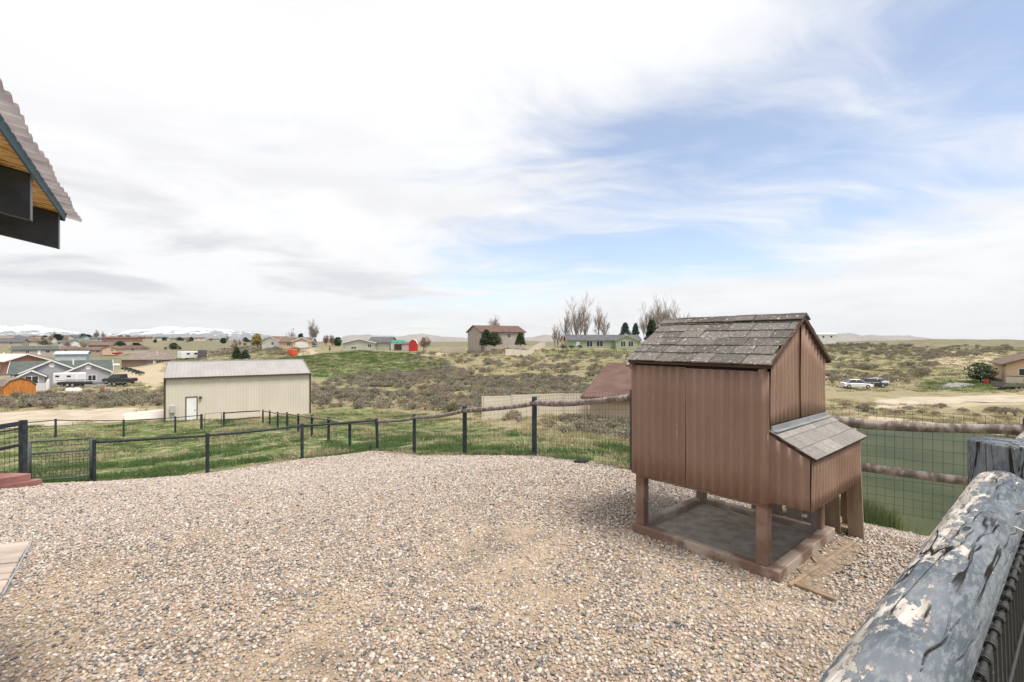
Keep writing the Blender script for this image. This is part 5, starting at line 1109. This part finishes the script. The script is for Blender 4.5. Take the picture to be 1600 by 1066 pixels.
tank(181, 150, 573.5, 'white tank lying beside the far edge of the dirt lot')
def barrel(px_, d, yb, m, label):
    x, y = xy(px_, d); T = empty('barrel', (x, y, gz(x, y)), 0, label, 'barrel'); MB().tube([(0, 0, -.05), (0, 0, .3), (0, 0, .31), (0, 0, .6), (0, 0, .61), (0, 0, .9)], [.28, .28, .30, .30, .28, .28], 14).build('drum', m, T); MB().tube([(0, 0, .9), (0, 0, .93)], .29, 14).build('rim', m, T)
barrel(1541, 87, 590, paint('red_plastic', (.45, .02, .02)), 'red plastic barrel beside the bushy pine across the pond')
def heap():
    x, y = xy(1496, 87); n = 28; V = []; Fc = []
    for i in range(n + 1):
        for j in range(n + 1):
            a, b = (i / n - .5) * 2, (j / n - .5) * 2; q = max(0, 1 - a*a - b*b); wx, wy = x + a * 3.6, y + b * 1.8; V.append((a * 3.6, b * 1.8, gz(wx, wy) + .62 * q ** .7 * (.75 + .5 * float(vnoise(np.array(wx * 1.7), np.array(wy * 1.7), 7))) - .12))
    for i in range(n):
        for j in range(n): k = i * (n + 1) + j; Fc.append((k, k + n + 1, k + n + 2, k + 1))
    mb = MB(); mb.add(V, Fc); o = mb.build('gravel_heap', mat('grey_gravel_heap', (.20, .195, .185), (.27, .26, .245), 2.0, .95, .6, 12), smooth=True); o.location = (x, y, 0); tag(o, 'low grey gravel heap left of the bushy pine across the pond', 'heap')
heap()
barrel(169, 73, 617, wm('grey_drum', (.25, .25, .28)), 'grey steel barrel at the edge of the sagebrush'); barrel(160, 73.5, 617, wm('rust_drum', (.25, .13, .07)), 'rusty barrel at the edge of the sagebrush')
# ------------------------------------------------------------------ plants
bark_pale = mat('pale_bark', (.24, .20, .165), (.34, .29, .245), 1.5, .9, rand=.1); twig_m = mat('twig_bark', (.27, .225, .19), (.36, .305, .265), 1.0, .9, rand=.12); twig_red = mat('russet_twigs', (.30, .215, .175), (.39, .29, .24), 1.0, .9)
bark_dark = mat('dark_bark', (.09, .065, .05), (.13, .10, .08), 2.0, .95)
def leaf_m(name, a, b): return mat(name, a, b, 1.4, .85, rand=.12, spec=.15)
needle = leaf_m('pine_needles', (.022, .040, .018), (.05, .075, .032)); needle_b = leaf_m('spruce_needles', (.03, .05, .038), (.06, .085, .065)); willow = leaf_m('budding_leaves', (.22, .19, .05), (.32, .27, .08))
def bare_tree(name, label, px_, d, h, spread, seed, stems=1, ybase=None, tw=None, group=None, dens=1.0, cat='tree'):
    r = random.Random(seed); x, y = xy(px_, d); z = gz(x, y) if ybase is None else H - (ybase - CY) / F * d
    T = empty(name, (x, y, z), 0, label, cat, group); trunk = MB(); twigs = MB(); up = Vector((0, 0, 1))
    def grow(p, dr, ln, rad, lev):
        pts = [p]; q = p; dd = dr; n = 3
        for k in range(n):
            dd = (dd + Vector((r.uniform(-.14, .14), r.uniform(-.14, .14), .10))).normalized(); q = q + dd * ln / n; pts.append(q)
        rad = max(rad, .020); rr = [rad * (1 - .18 * k) for k in range(n + 1)]
        (trunk if lev < 2 else twigs).tube(pts, rr, 6 if lev == 0 else (4 if lev < 2 else 3), False)
        if lev >= 4: return
        kids = int((r.choice((6, 7, 8)) if lev == 0 else r.choice((3, 4, 5))) * (dens if lev else 1) + .5)
        for k in range(kids):
            f = r.uniform(.25, 1.0) if lev > 0 else r.uniform(.22, 1.0); b = pts[0].lerp(pts[-1], f) if lev else pts[min(n, int(f * n))].lerp(pts[min(n, int(f * n) + 1)], f * n % 1)
            az = r.uniform(0, 6.283); tilt = r.uniform(.45, .95) * spread; perp = frame(dd)[1]; nd_ = (Matrix.Rotation(az, 3, dd) @ (perp * math.sin(tilt) + dd * math.cos(tilt)))
            grow(b, (nd_ + up * .25).normalized(), ln * r.uniform(.45, .68) * (1 if lev else (1.25 - .6 * f)), rad * r.uniform(.40, .55), lev + 1)
        grow(pts[-1], dd, ln * .62, rr[-1] * .8, lev + 1)
    for s in range(stems):
        a = r.uniform(0, 6.28); o = Vector((math.cos(a), math.sin(a), 0)) * (.0 if stems == 1 else r.uniform(.3, 1.1)); grow(o + Vector((0, 0, -.3)), (up + o * .10 * spread).normalized(), h * r.uniform(.44, .52), h * .018 + .03, 0)
    trunk.build('trunk', bark_pale, T, fix=False)
    # keep the finest twigs thick enough to read
    twigs.build('crown', tw or twig_m, T, fix=False); return T
def leafy(mb, c, r, n, s, rg, flat=1.0):
    for _ in range(n):
        v = Vector((rg.gauss(0, 1), rg.gauss(0, 1), rg.gauss(0, 1))).normalized() * (r * rg.uniform(.35, 1) ** .6); p = c + Vector((v.x, v.y, v.z * flat)); a = Vector((rg.gauss(0, 1), rg.gauss(0, 1), rg.gauss(0, .7))).normalized(); b = a.orthogonal().normalized(); k = s * rg.uniform(.6, 1.3)
        mb.add([p - a * k, p + b * k * .6, p + a * k, p - b * k * .6], [(0, 1, 2, 3)])
def evergreen(name, label, px_, d, h, w, seed, ybase=None, shape='cone', m=None, group=None):
    r = random.Random(seed); x, y = xy(px_, d); z = gz(x, y) if ybase is None else H - (ybase - CY) / F * d; T = empty(name, (x, y, z), 0, label, 'tree', group)
    MB().tube([(0, 0, -.3), (0, 0, h * .5), (0, 0, h * .92)], [h * .022 + .04, h * .014 + .02, .02], 7).build('trunk', bark_dark, T, smooth=True)
    mb = MB(); nb = 46
    for k in range(nb):
        f = (k + r.random()) / nb; zz = h * (.10 + .88 * f)
        rr = (w / 2 * (1 - f) ** .8 * r.uniform(.75, 1.12) + .08 * w) if shape == 'cone' else w / 2 * math.sqrt(max(.05, 1 - ((f - .48) / .56) ** 2)) * r.uniform(.7, 1.15)
        for q in range(5 if shape == 'cone' else 4):
            a = r.uniform(0, 6.283)
            for t_ in (.45, .8, 1.0): leafy(mb, Vector((math.cos(a) * rr * t_, math.sin(a) * rr * t_, zz - rr * .18 * t_)), h * .05 + .08, 5, h * .030 + .05, r, .7)
    mb.build('crown', m or needle, T, fix=False); return T
def bush(name, label, px_, d, h, w, seed, m, ybase=None, group=None):
    r = random.Random(seed); x, y = xy(px_, d); z = gz(x, y) if ybase is None else H - (ybase - CY) / F * d; T = empty(name, (x, y, z), 0, label, 'bush', group); mb = MB(); st = MB()
    for k in range(9): a = r.uniform(0, 6.28); st.tube([(0, 0, -.1), (math.cos(a) * w * .15, math.sin(a) * w * .15, h * .4), (math.cos(a) * w * .32, math.sin(a) * w * .32, h * .75)], [.04, .03, .015], 4, False)
    for k in range(34):
        a = r.uniform(0, 6.28); f = r.random() ** .5; leafy(mb, Vector((math.cos(a) * w * .42 * f, math.sin(a) * w * .42 * f, h * (.3 + .55 * math.sqrt(max(0, 1 - f * f)) * r.uniform(.6, 1)))), h * .16, 14, h * .07, r)
    st.build('stems', bark_dark, T, fix=False); mb.build('foliage', m, T, fix=False)
# tall bare cottonwoods along the ridge
G1 = 'bare trees around the green house'
for k, (px_, top, d, sp, st, lb) in enumerate([(872, 505, 178, .7, 2, 'slim bare tree at the left end of the cottonwood row'), (888, 480, 180, .6, 1, 'tall narrow bare cottonwood behind the brown cottage'), (903, 463, 176, .75, 2, 'tallest bare cottonwood before the brown cottage'), (917, 482, 182, .7, 1, 'bare cottonwood leaning beside the tallest one'),
        (934, 476, 180, .85, 1, 'broad bare cottonwood behind the green house roof'), (948, 484, 178, .95, 1, 'spreading bare cottonwood above the green house roof'), (1010, 478, 190, .8, 2, 'bare cottonwood beyond the right end of the green house'), (1026, 466, 188, .8, 2, 'dense bare cottonwood left of the coop roof peak'), (1046, 462, 190, .75, 2, 'tall bare cottonwood rising behind the coop ridge'), (1064, 466, 192, .7, 1, 'bare cottonwood farthest along the row behind the coop')]):
    bare_tree('bare_cottonwood', lb, px_, d, (543 - top) / F * d, sp, 40 + k, st, 544, group=G1)
bare_tree('bare_tree', 'large rounded bare tree right of the garage house', 495, 205, 38 / F * 205, 1.1, 61, 2, 540, dens=1.25)
bare_tree('bare_tree', 'bare tree rising behind the white house', 454, 225, 28 / F * 225, 1.0, 62, 1, 540, dens=1.1)
bare_tree('bare_tree', 'bare tree rising behind the two storey house', 779, 170, 38 / F * 170, 1.25, 63, 2, 533, dens=1.2)
bare_tree('bare_tree', 'thin bare tree left of the yellow budding tree', 367, 190, 5.8, 1.0, 64, 2, dens=1.2)
bare_tree('russet_bush', 'large russet bare shrub beside the red shed', 664, 178, 4.6, 1.4, 65, 4, 546, tw=twig_red, dens=1.3, cat='shrub')
bare_tree('bare_sapling', 'small bare sapling on the slope before the sage home', 516, 170, 2.6, 1.1, 66, 1, tw=twig_red)
for k, (px_, lb) in enumerate([(507, 'bare russet scrub tree right of the large bare tree'), (520, 'low bare russet tree near the dark evergreen'), (150, 'far bare tree among village roofs')]): bare_tree('scrub_tree', lb, px_, 210 if px_ > 200 else 600, 4.5 if px_ > 200 else 11, 1.2, 70 + k, 3, tw=twig_red if px_ > 200 else None, dens=1.3)
bush('budding_tree', 'yellow green budding tree above the sage slope', 402, 185, 5.6, 3.2, 80, willow, 543)
for k, (px_, d, yb, top, w, shp, lb, mm) in enumerate([(760, 142, 540, 515, 3.4, 'cone', 'taller dark pine before the two storey house', needle), (773, 141, 541, 520, 3.6, 'round', 'shorter dark pine before the two storey house', needle), (813, 143, 539, 519, 2.6, 'cone', 'dark pine at the right corner of the two storey house', needle),
        (977, 182, 524, 504, 3.4, 'cone', 'spruce rising behind the green house roof', needle_b), (993, 184, 524, 505, 2.4, 'cone', 'slim spruce rising behind the green house roof', needle_b), (1018, 183, 545, 500, 4.2, 'cone', 'brown green conifer left of the coop roof', needle), (470, 215, 540, 521, 2.2, 'round', 'dark evergreen behind the garage house', needle),
        (528, 205, 541, 527, 2.8, 'round', 'dark rounded evergreen left of the sage home', needle), (370, 152, 562, 543, 2.6, 'cone', 'dark conifer beside the blue spruce on the slope', needle), (383, 148, 565, 547, 2.9, 'cone', 'blue green spruce behind the metal building', needle_b), (349, 230, 537, 528, 2.4, 'round', 'lone dark juniper on the far slope', needle),
        (130, 560, 533, 521, 6.0, 'round', 'dark pine on the village skyline, taller of a pair', needle), (136, 565, 532, 523, 4.5, 'round', 'dark pine on the village skyline, shorter of a pair', needle), (188, 520, 533, 524, 5.0, 'round', 'dark tree behind the long reddish building', needle), (201, 520, 533, 524, 4.2, 'round', 'dark tree right of centre behind the long reddish building', needle),
        (70, 345, 539, 532, 6.5, 'round', 'dark broad evergreen beside the brown hip roofed house', needle), (70, 420, 534, 524, 4.0, 'round', 'dark olive tree behind the hip roofed house', needle), (80, 430, 534, 525, 3.2, 'round', 'brown olive tree among village roofs', needle), (257, 560, 533, 527, 4, 'round', 'dark tree at the green roofed far house', needle), (283, 600, 533, 528, 6, 'round', 'dark shelter trees among the farthest houses', needle)]):
    evergreen('pine_tree' if shp == 'cone' else 'evergreen_tree', lb, px_, d, (yb - top) / F * d, w * 1.15, 90 + k, yb, shp, mm)
evergreen('pine_tree', 'bushy dark pine beside the peach stucco house', 1532, 90, 3.3, 4.3, 130, 594, 'round', needle)
for k, (px_, yb) in enumerate([(195, 578.5), (201, 580), (207, 582), (213, 584), (219, 586)]): bush('juniper_shrub', 'low blue green juniper in the row on the dirt lot', px_, hit(px_, yb + 1, 70.0)[1], 1.3, 2.2, 140 + k, needle_b, yb + 1, group='junipers on the dirt lot')
for k, (px_, d, yb, lb) in enumerate([(880, 150, 546, 'low green shrub on the slope left of the green house'), (893, 152, 546, 'grey green shrub before the brown cottage'), (905, 153, 546, 'rounded green shrub at the foot of the tallest cottonwood')]): bush('green_shrub', lb, px_, d, 1.6, 2.4, 150 + k, needle_b, yb)

# small trees dotted through the far village
vt = [bpy.data.objects[n] for n in ('evergreen_tree', 'bare_tree', 'scrub_tree')]
for k in range(44):
    src = vt[(0, 0, 1, 2)[k % 4]]; px_ = rnd.uniform(2, 425); d = rnd.uniform(300, 660); x, y = xy(px_, d); o = copy_tree(src); z = gz(x, y); sc = rnd.uniform(.55, 1.1) * (1.7 if k % 4 == 0 else .95)
    o.name = 'village_tree'; o.location = (x, y, z); o.rotation_euler = (0, 0, rnd.uniform(0, 6.28)); o.scale = (sc * rnd.uniform(.8, 1.3), sc, sc * rnd.uniform(.7, 1.1))
    tag(o, ('small dark evergreen among the far village roofs', 'small dark evergreen among the far village roofs', 'small bare grey tree among the far village roofs', 'small bare russet tree among the far village roofs')[k % 4], 'tree', ('far village evergreens', 'far village evergreens', 'far village bare trees', 'far village russet trees')[k % 4])
# ---- sagebrush, bunch grass
SAGE = [(0.0, (.22, .205, .15)), (1.0, (.44, .34, .21)), (.25, (.31, .285, .215)), (.5, (.37, .345, .265)), (.75, (.30, .25, .205)), (.9, (.36, .305, .235))]
sage_m = tint_mat('sage_leaves', SAGE, trans=.15); sage_st = mat('sage_stems', (.10, .08, .065), (.15, .12, .10), 4, .95)
def sage_mesh(k, n=52, q=9):
    r = random.Random(300 + k); mb = MB(); st = MB()
    for i in range(n):
        a = r.uniform(0, 6.283); f = math.sqrt(r.random()); top = math.sqrt(max(0, 1 - f * f * .9)); c = Vector((math.cos(a) * f * .55, math.sin(a) * f * .55, .12 + .62 * top * r.uniform(.45, 1.0))); c.x += .08 * math.sin(k * 3 + c.z * 5)
        for j in range(q):
            p = c + Vector((r.gauss(0, .07), r.gauss(0, .07), r.gauss(0, .06))); d = (c * 1.0 + Vector((r.gauss(0, .45), r.gauss(0, .45), .25 + r.gauss(0, .4)))).normalized(); s = d.orthogonal().normalized(); s.rotate(Matrix.Rotation(r.uniform(0, 6), 3, d)); L = r.uniform(.07, .14); w = L * .33
            mb.add([p - s * w * .3, p + s * w + d * L * .5, p + d * L, p - s * w + d * L * .5], [(0, 1, 2, 3)])
    nl = len(mb.f)
    for i in range(12):
        a = r.uniform(0, 6.283); f = r.uniform(.2, .5); mb.tube([(0, 0, -.08), (math.cos(a) * f * .5, math.sin(a) * f * .5, .25), (math.cos(a) * f, math.sin(a) * f, .55)], [.022, .015, .006], 3, False)
    me = bpy.data.meshes.new('sage_shape'); me.from_pydata(mb.v, [], mb.f); me.materials.append(sage_m); me.materials.append(sage_st)
    me.polygons.foreach_set('material_index', [0 if i < nl else 1 for i in range(len(mb.f))]); return me
def tuft_mesh(k, n, h, w, m, spread=.5):
    r = random.Random(500 + k); mb = MB()
    for i in range(n):
        a = r.uniform(0, 6.283); f = math.sqrt(r.random()) * w; b = Vector((math.cos(a) * f, math.sin(a) * f, -.02)); lean = Vector((math.cos(a) * spread * r.random() + r.gauss(0, .15), math.sin(a) * spread * r.random() + r.gauss(0, .15), 1)).normalized(); L = h * r.uniform(.5, 1.1); s = Vector((r.gauss(0, 1), r.gauss(0, 1), 0)).normalized() * h * .045
        mid = b + lean * L * .6; tip = b + lean * L + Vector((lean.x, lean.y, -.15)) * L * .35; mb.add([b - s, b + s, mid + s * .7, tip, mid - s * .7], [(0, 1, 2, 4), (4, 2, 3)])
    me = bpy.data.meshes.new('tuft_shape'); me.from_pydata(mb.v, [], mb.f); me.materials.append(m); return me
def in_zone(polys, N, rmin, rmax, amax=52):
    """world points spread evenly over the ground, kept where they fall in the given stretches of country"""
    r = np.sqrt(nrng.uniform(rmin**2, rmax**2, N)); th = nrng.uniform(-R(amax), R(amax), N); x = r * np.sin(th); y = r * np.cos(th); z = ground(x, y); X, Y = topx(x, y, z)
    k = np.zeros(N, bool)
    for p in polys: k |= in_poly(X, Y, p)
    k &= ~in_poly(x, y, PAD) & ~in_poly(x, y, POND); return x[k], y[k], z[k], X[k], Y[k]
ZONES = [   # outline in the photograph, bushes per m2, clumping, size, label of each bush
    ([(-60, 616), (120, 618), (180, 607), (262, 601), (262, 634), (120, 638), (-60, 645)], .30, .42, 1.15, 'grey sagebrush bush between the dirt lot and the dirt road', 'sagebrush along the dirt road', (50, 95)),
    ([(484, 604), (560, 586), (640, 582), (700, 574), (760, 590), (905, 590), (985, 575), (985, 600), (905, 645), (830, 655), (755, 648), (640, 640), (560, 640), (486, 636)], .46, .30, 1.15, 'grey brown sagebrush bush on the slope above the paddock', 'sagebrush on the middle slope', (48, 125)),
    ([(650, 552), (760, 548), (870, 548), (1000, 556), (1000, 578), (760, 590), (700, 574), (640, 575)], .13, .50, 1.2, 'sagebrush bush on the upper slope below the ridge houses', 'sagebrush on the upper slope', (80, 175)),
    ([(735, 645), (830, 655), (1000, 655), (1000, 692), (900, 686), (800, 668)], .55, .42, .85, 'sagebrush bush between the yard fence and the beige vinyl fence', 'sagebrush below the yard fence', (15, 46)),
    ([(1280, 531), (1600, 529), (1600, 550), (1480, 560), (1430, 600), (1290, 600)], .115, .47, 1.5, 'dark sagebrush bush on the hillside across the pond', 'sagebrush on the far hillside', (80, 260)),
    ([(1290, 612), (1360, 612), (1380, 640), (1600, 634), (1600, 684), (1345, 655), (1290, 655)], .16, .50, 1.0, 'sagebrush bush on the far bank of the pond', 'sagebrush on the pond bank', (45, 80)),
    ([(260, 540), (400, 538), (480, 545), (450, 556), (330, 557), (260, 555)], .10, .45, 1.4, 'sagebrush bush on the slope left of the ridge houses', 'sagebrush left of the ridge', (120, 320))]
def build_sage():
    B = []
    for zi, (poly, dens, cl, sz, lb, gp, (r0, r1)) in enumerate(ZONES):
        area = .5 * (2 * R(52)) * (r1*r1 - r0*r0); N = int(area * dens * 1.6); x, y, z, X, Y = in_zone([poly], N, r0, r1)
        c = fbm(x / 7, y / 7, 60 + zi, 3); k = nrng.uniform(0, 1, len(x)) < np.clip((c - cl) / .12 + .45, .04, 1) * .8
        for a, b, c_ in zip(x[k], y[k], z[k]): B.append((a, b, c_, sz * rnd.uniform(.55, 1.25), zi))
    B.sort(key=lambda q: -q[3] / math.hypot(q[0], q[1])); shapes = [sage_mesh(k) for k in range(7)]; print('sage', len(B))
    near, rest = [], []
    cnt = 0
    for q in B:
        X, Y = topx(q[0], q[1], q[2])
        vis = -10 < X < 1610 and not (985 < X < 1285 and q[1] > 5) and not (258 < X < 484 and q[1] > 48 and Y > 565)
        if vis and cnt < 300: near.append(q); cnt += 1
        else: rest.append(q)
    for (x, y, z, s, zi) in near:
        lb, gp = ZONES[zi][4], ZONES[zi][5]; X = topx(x, y, z)[0]
        sz_ = 'small' if s < .85 else ('large' if s > 1.2 else 'medium')
        if zi == 1:
            w_ = [' beside the metal building', ' downhill of the pale sage home', ' downhill of the red shed', ' downhill of the two storey house', ' beside the russet roofed house'][(X > 520) + (X > 600) + (X > 690) + (X > 840)]
            lb = sz_ + ' grey brown sagebrush ' + ('at the foot of the slope' if math.hypot(x, y) < 62 else 'higher on the slope') + w_; gp = 'sagebrush' + w_
        else: lb = sz_ + ' ' + lb
        o = bpy.data.objects.new('sagebrush', shapes[rnd.randrange(7)]); link(o); o.location = (x, y, z); o.rotation_euler = (0, 0, rnd.uniform(0, 6.28)); o.scale = (s * rnd.uniform(.9, 1.25), s * rnd.uniform(.9, 1.25), s * rnd.uniform(.7, 1.0)); tag(o, lb, 'bush', gp)
    n = len(rest); A = np.array([q[:3] for q in rest]); s = np.array([q[3] for q in rest])
    rot = np.zeros((n, 3)); rot[:, 2] = nrng.uniform(0, 6.28, n); sc = np.stack([s * nrng.uniform(.9, 1.25, n), s * nrng.uniform(.9, 1.25, n), s * nrng.uniform(.65, 1, n)], -1)
    scatter('sagebrush_cover', A, rot, sc, nrng.uniform(.01, 1, n), shapes, nrng.integers(0, 7, n), 'grey green sagebrush covering the hills')
build_sage()
GRASS_G = [(0.0, (.085, .145, .045)), (1.0, (.40, .37, .21)), (.4, (.13, .195, .07)), (.7, (.19, .25, .10)), (.85, (.28, .295, .145))]
GRASS_D = [(0.0, (.25, .25, .12)), (1.0, (.58, .49, .32)), (.3, (.37, .33, .19)), (.6, (.48, .41, .26)), (.85, (.54, .445, .28))]
gg = tint_mat('green_grass', GRASS_G, trans=.3); gd = tint_mat('dry_grass', GRASS_D, trans=.25)
def grass(name, polys, r0, r1, dens, size, m_shapes, thr, label, tint_lo, tint_hi, fade=True, seed=70):
    area = R(52) * (r1*r1 - r0*r0); N = int(area * dens); x, y, z, X, Y = in_zone(polys, N, r0, r1)
    c = fbm(x / 1.7, y / 1.7, seed, 4); k = nrng.uniform(0, 1, len(x)) < np.clip((c - thr) / .05 + .35, .05, 1); x, y, z, c = x[k], y[k], z[k], c[k]; n = len(x); r = np.hypot(x, y)
    s = size * nrng.uniform(.6, 1.35, n) * (1 + np.clip((r - r0) / r0, 0, 2) * .35) * np.clip(.7 + (c - thr) * 2.5, .55, 1.35); rot = np.zeros((n, 3)); rot[:, 2] = nrng.uniform(0, 6.28, n)
    t = np.clip(tint_lo + (tint_hi - tint_lo) * (.6 * nrng.uniform(0, 1, n) + .4 * np.clip((.62 - c) / .25, 0, 1)), .01, 1)
    print(name, n); return scatter(name, np.stack([x, y, z], -1), rot, np.stack([s, s, s * nrng.uniform(.7, 1.2, n)], -1), t, m_shapes, nrng.integers(0, len(m_shapes), n), label)
g_sh = [tuft_mesh(k, 40, .115, .18, gg, .8) for k in range(4)]; d_sh = [tuft_mesh(10 + k, 34, .14, .15, gd, .7) for k in range(4)]
PASTURE = [[(-60, 664), (257, 656), (420, 652), (600, 642), (740, 655), (860, 690), (1000, 700), (1000, 745), (840, 718), (640, 716), (590, 710), (300, 756), (-60, 800)]]
grass('pasture_grass', PASTURE, 7, 26, 20, 1.0, g_sh, .50, 'green pasture grass in clumps beyond the yard fence', .02, .62)
grass('pasture_grass', PASTURE, 26, 55, 6, 1.3, g_sh, .49, 'green pasture grass running down to the metal building', .05, .72, seed=72)
grass('dry_grass', PASTURE, 7, 55, 2.6, 1.1, d_sh, .50, 'dry tan bunch grass among the pasture grass', .3, 1.0, seed=75)
grass('dry_grass', [[(735, 645), (1000, 655), (1000, 705), (860, 696)], [(1285, 604), (1600, 600), (1600, 690), (1345, 655), (1290, 760)]], 12, 80, 2.2, 1.5, d_sh, .45, 'dry tan bunch grass around the pond and vinyl fence', .15, 1.0, seed=78)
HILL = [[(-60, 604), (262, 598), (262, 644), (-60, 650)], [(484, 556), (700, 548), (1000, 546), (1000, 655), (484, 655)], [(1285, 528), (1600, 526), (1600, 615), (1290, 612)], [(260, 536), (484, 536), (484, 600), (260, 562)]]
grass('hill_grass', HILL, 45, 260, .62, 2.3, d_sh + g_sh[:2], .44, 'rough dry grass over the hillsides', .05, .95, seed=81)
SL = [[(380, 566), (470, 557), (560, 548), (640, 553), (705, 566), (660, 590), (560, 592), (484, 590)], [(1440, 596), (1600, 592), (1600, 612), (1440, 612)]]
grass('slope_grass', SL, 60, 190, .9, 2.6, g_sh, .36, 'green grass on the slope below the ridge houses', .02, .8, seed=84)
# rim of grass along the edge of the gravel
def rim():
    pts = []
    for (x0, y0), (x1, y1) in zip(FENCE_A[:-2], FENCE_A[1:-1]):
        L = math.hypot(x1-x0, y1-y0); nx, ny = -(y1-y0)/L, (x1-x0)/L
        for k in range(int(L * 26)): f = rnd.random(); o = rnd.gauss(.10, .12); pts.append((x0 + (x1-x0)*f + nx*o, y0 + (y1-y0)*f + ny*o))
    P_ = np.array(pts); n = len(P_); z = ground(P_[:, 0], P_[:, 1]); s = nrng.uniform(.4, 1.05, n); rot = np.zeros((n, 3)); rot[:, 2] = nrng.uniform(0, 6.28, n)
    dryness = vnoise(P_[:, 0] * .8, P_[:, 1] * .8, 91)
    gsel = dryness < .42; scatter('edge_grass', np.c_[P_, z][gsel], rot[gsel], np.repeat(s[gsel, None], 3, 1), nrng.uniform(.02, .7, gsel.sum()), g_sh, nrng.integers(0, 4, gsel.sum()), 'fringe of green grass along the gravel edge')
    d_ = ~gsel; scatter('edge_dry_grass', np.c_[P_, z][d_], rot[d_], np.repeat(s[d_, None] * .8, 3, 1), nrng.uniform(.3, 1, d_.sum()), d_sh, nrng.integers(0, 4, d_.sum()), 'fringe of dry grass along the gravel edge')
    c = (4.12, 5.72); q = np.stack([nrng.normal(c[0], .11, 260), nrng.normal(c[1], .13, 260)], -1); z = ground(q[:, 0], q[:, 1]); n = 260; rot = np.zeros((n, 3)); rot[:, 2] = nrng.uniform(0, 6.28, n)
    scatter('corner_grass', np.c_[q, z], rot, np.stack([q_ := nrng.uniform(.5, .8, n), q_, nrng.uniform(1.6, 3.4, n)], -1), nrng.uniform(.45, .95, n), g_sh, nrng.integers(0, 4, n), 'tall fresh grass growing at the fence behind the coop')
rim()

# ------------------------------------------------------------------ far mountains
def mountains(name, label, prof, d, depth, m, seed):
    """a range built as relief: prof = [(photo column, photo row of the crest)], standing d metres away"""
    P_ = np.array(prof, float); az = np.arctan((P_[:, 0] - CX) / F); nA, nR = 220, 60; a = np.linspace(az[0], az[-1], nA); crest = (CY - np.interp(a, az, P_[:, 1])) / F * d
    f = np.linspace(0, 1, nR); A, Fm = np.meshgrid(a, f); dd = d + (Fm - .55) * depth; x = np.tan(A) * dd; y = dd
    env = np.clip(1 - np.abs(Fm - .55) / .55, 0, 1) ** .8; rdg = 1 - np.abs(2 * fbm(x / (d * .028), y / (d * .028), seed, 5) - 1)
    z = -40 + (np.interp(A, a, crest) + 40) * env * (.60 + .60 * rdg)
    i, j = np.meshgrid(np.arange(nR - 1), np.arange(nA - 1), indexing='ij'); Fq = np.stack([i*nA + j, i*nA + j + 1, (i+1)*nA + j + 1, (i+1)*nA + j], -1).reshape(-1, 4)
    me = np_mesh(name, np.stack([x.ravel(), y.ravel(), z.ravel()], -1), Fq, m); o = bpy.data.objects.new(name, me); link(o); tag(o, label, kind='structure')
def snow_mat(name, line, rock):
    m = bpy.data.materials.new(name); m.use_nodes = True; t = NT(m.node_tree); b = m.node_tree.nodes['Principled BSDF']; g = t.n('ShaderNodeNewGeometry'); s = t.n('ShaderNodeSeparateXYZ'); t.l(g.outputs['Position'], s.inputs[0])
    h = t.math('ADD', s.outputs[2], t.math('MULTIPLY', t.math('SUBTRACT', t.noise(t.mapping(g.outputs['Position'], scale=(.0016, .0016, .003)), 1.0, 6.0, .75), .5), line * 4.0))
    t.l(t.mix(t.ramp(h, line * .75, line * 1.25), rock, (.82, .83, .85)), b.inputs['Base Color']); b.inputs['Roughness'].default_value = .9; return m
sm1 = snow_mat('snowy_mountain', 420.0, (.15, .15, .16))
mountains('mountain_range', 'long snow covered mountain range on the left horizon', [(-200, 524), (-60, 516), (0, 513), (40, 511), (70, 513), (95, 517), (125, 522), (150, 526), (185, 521), (210, 517), (235, 515), (262, 513), (285, 514), (310, 515), (345, 517), (380, 519), (400, 522), (440, 528), (470, 531)], 24000, 7000, sm1, 5)
hm = mat('dry_mountain', (.22, .19, .17), (.27, .235, .21), .001, .95)
mountains('far_hills', 'blue far hills beyond the ridge houses', [(520, 532), (545, 525), (580, 524), (620, 526), (660, 523), (690, 527), (760, 530), (835, 527), (852, 524), (872, 527), (920, 531), (960, 532)], 21000, 5000, hm, 9)
mountains('far_hills', 'low brown mountain beyond the right hill', [(1240, 534), (1280, 527), (1300, 523.5), (1330, 522.5), (1345, 525.5), (1362, 524), (1385, 526), (1420, 525.5), (1460, 530), (1520, 533)], 15000, 4000, hm, 12)

# ------------------------------------------------------------------ haze
hz = MB().box(-36000, 36000, -3000, 33000, -140, 1500).build('haze', None); hz['kind'] = 'stuff'
hmat = bpy.data.materials.new('air_haze'); hmat.use_nodes = True; t_ = NT(hmat.node_tree); hmat.node_tree.nodes.remove(hmat.node_tree.nodes['Principled BSDF'])
pvn = t_.n('ShaderNodeVolumePrincipled'); pvn.inputs['Color'].default_value = (.94, .97, 1.0, 1); pvn.inputs['Density'].default_value = 2.0e-5; pvn.inputs['Anisotropy'].default_value = .1
t_.l(pvn.outputs[0], hmat.node_tree.nodes['Material Output'].inputs['Volume']); hz.data.materials.append(hmat)
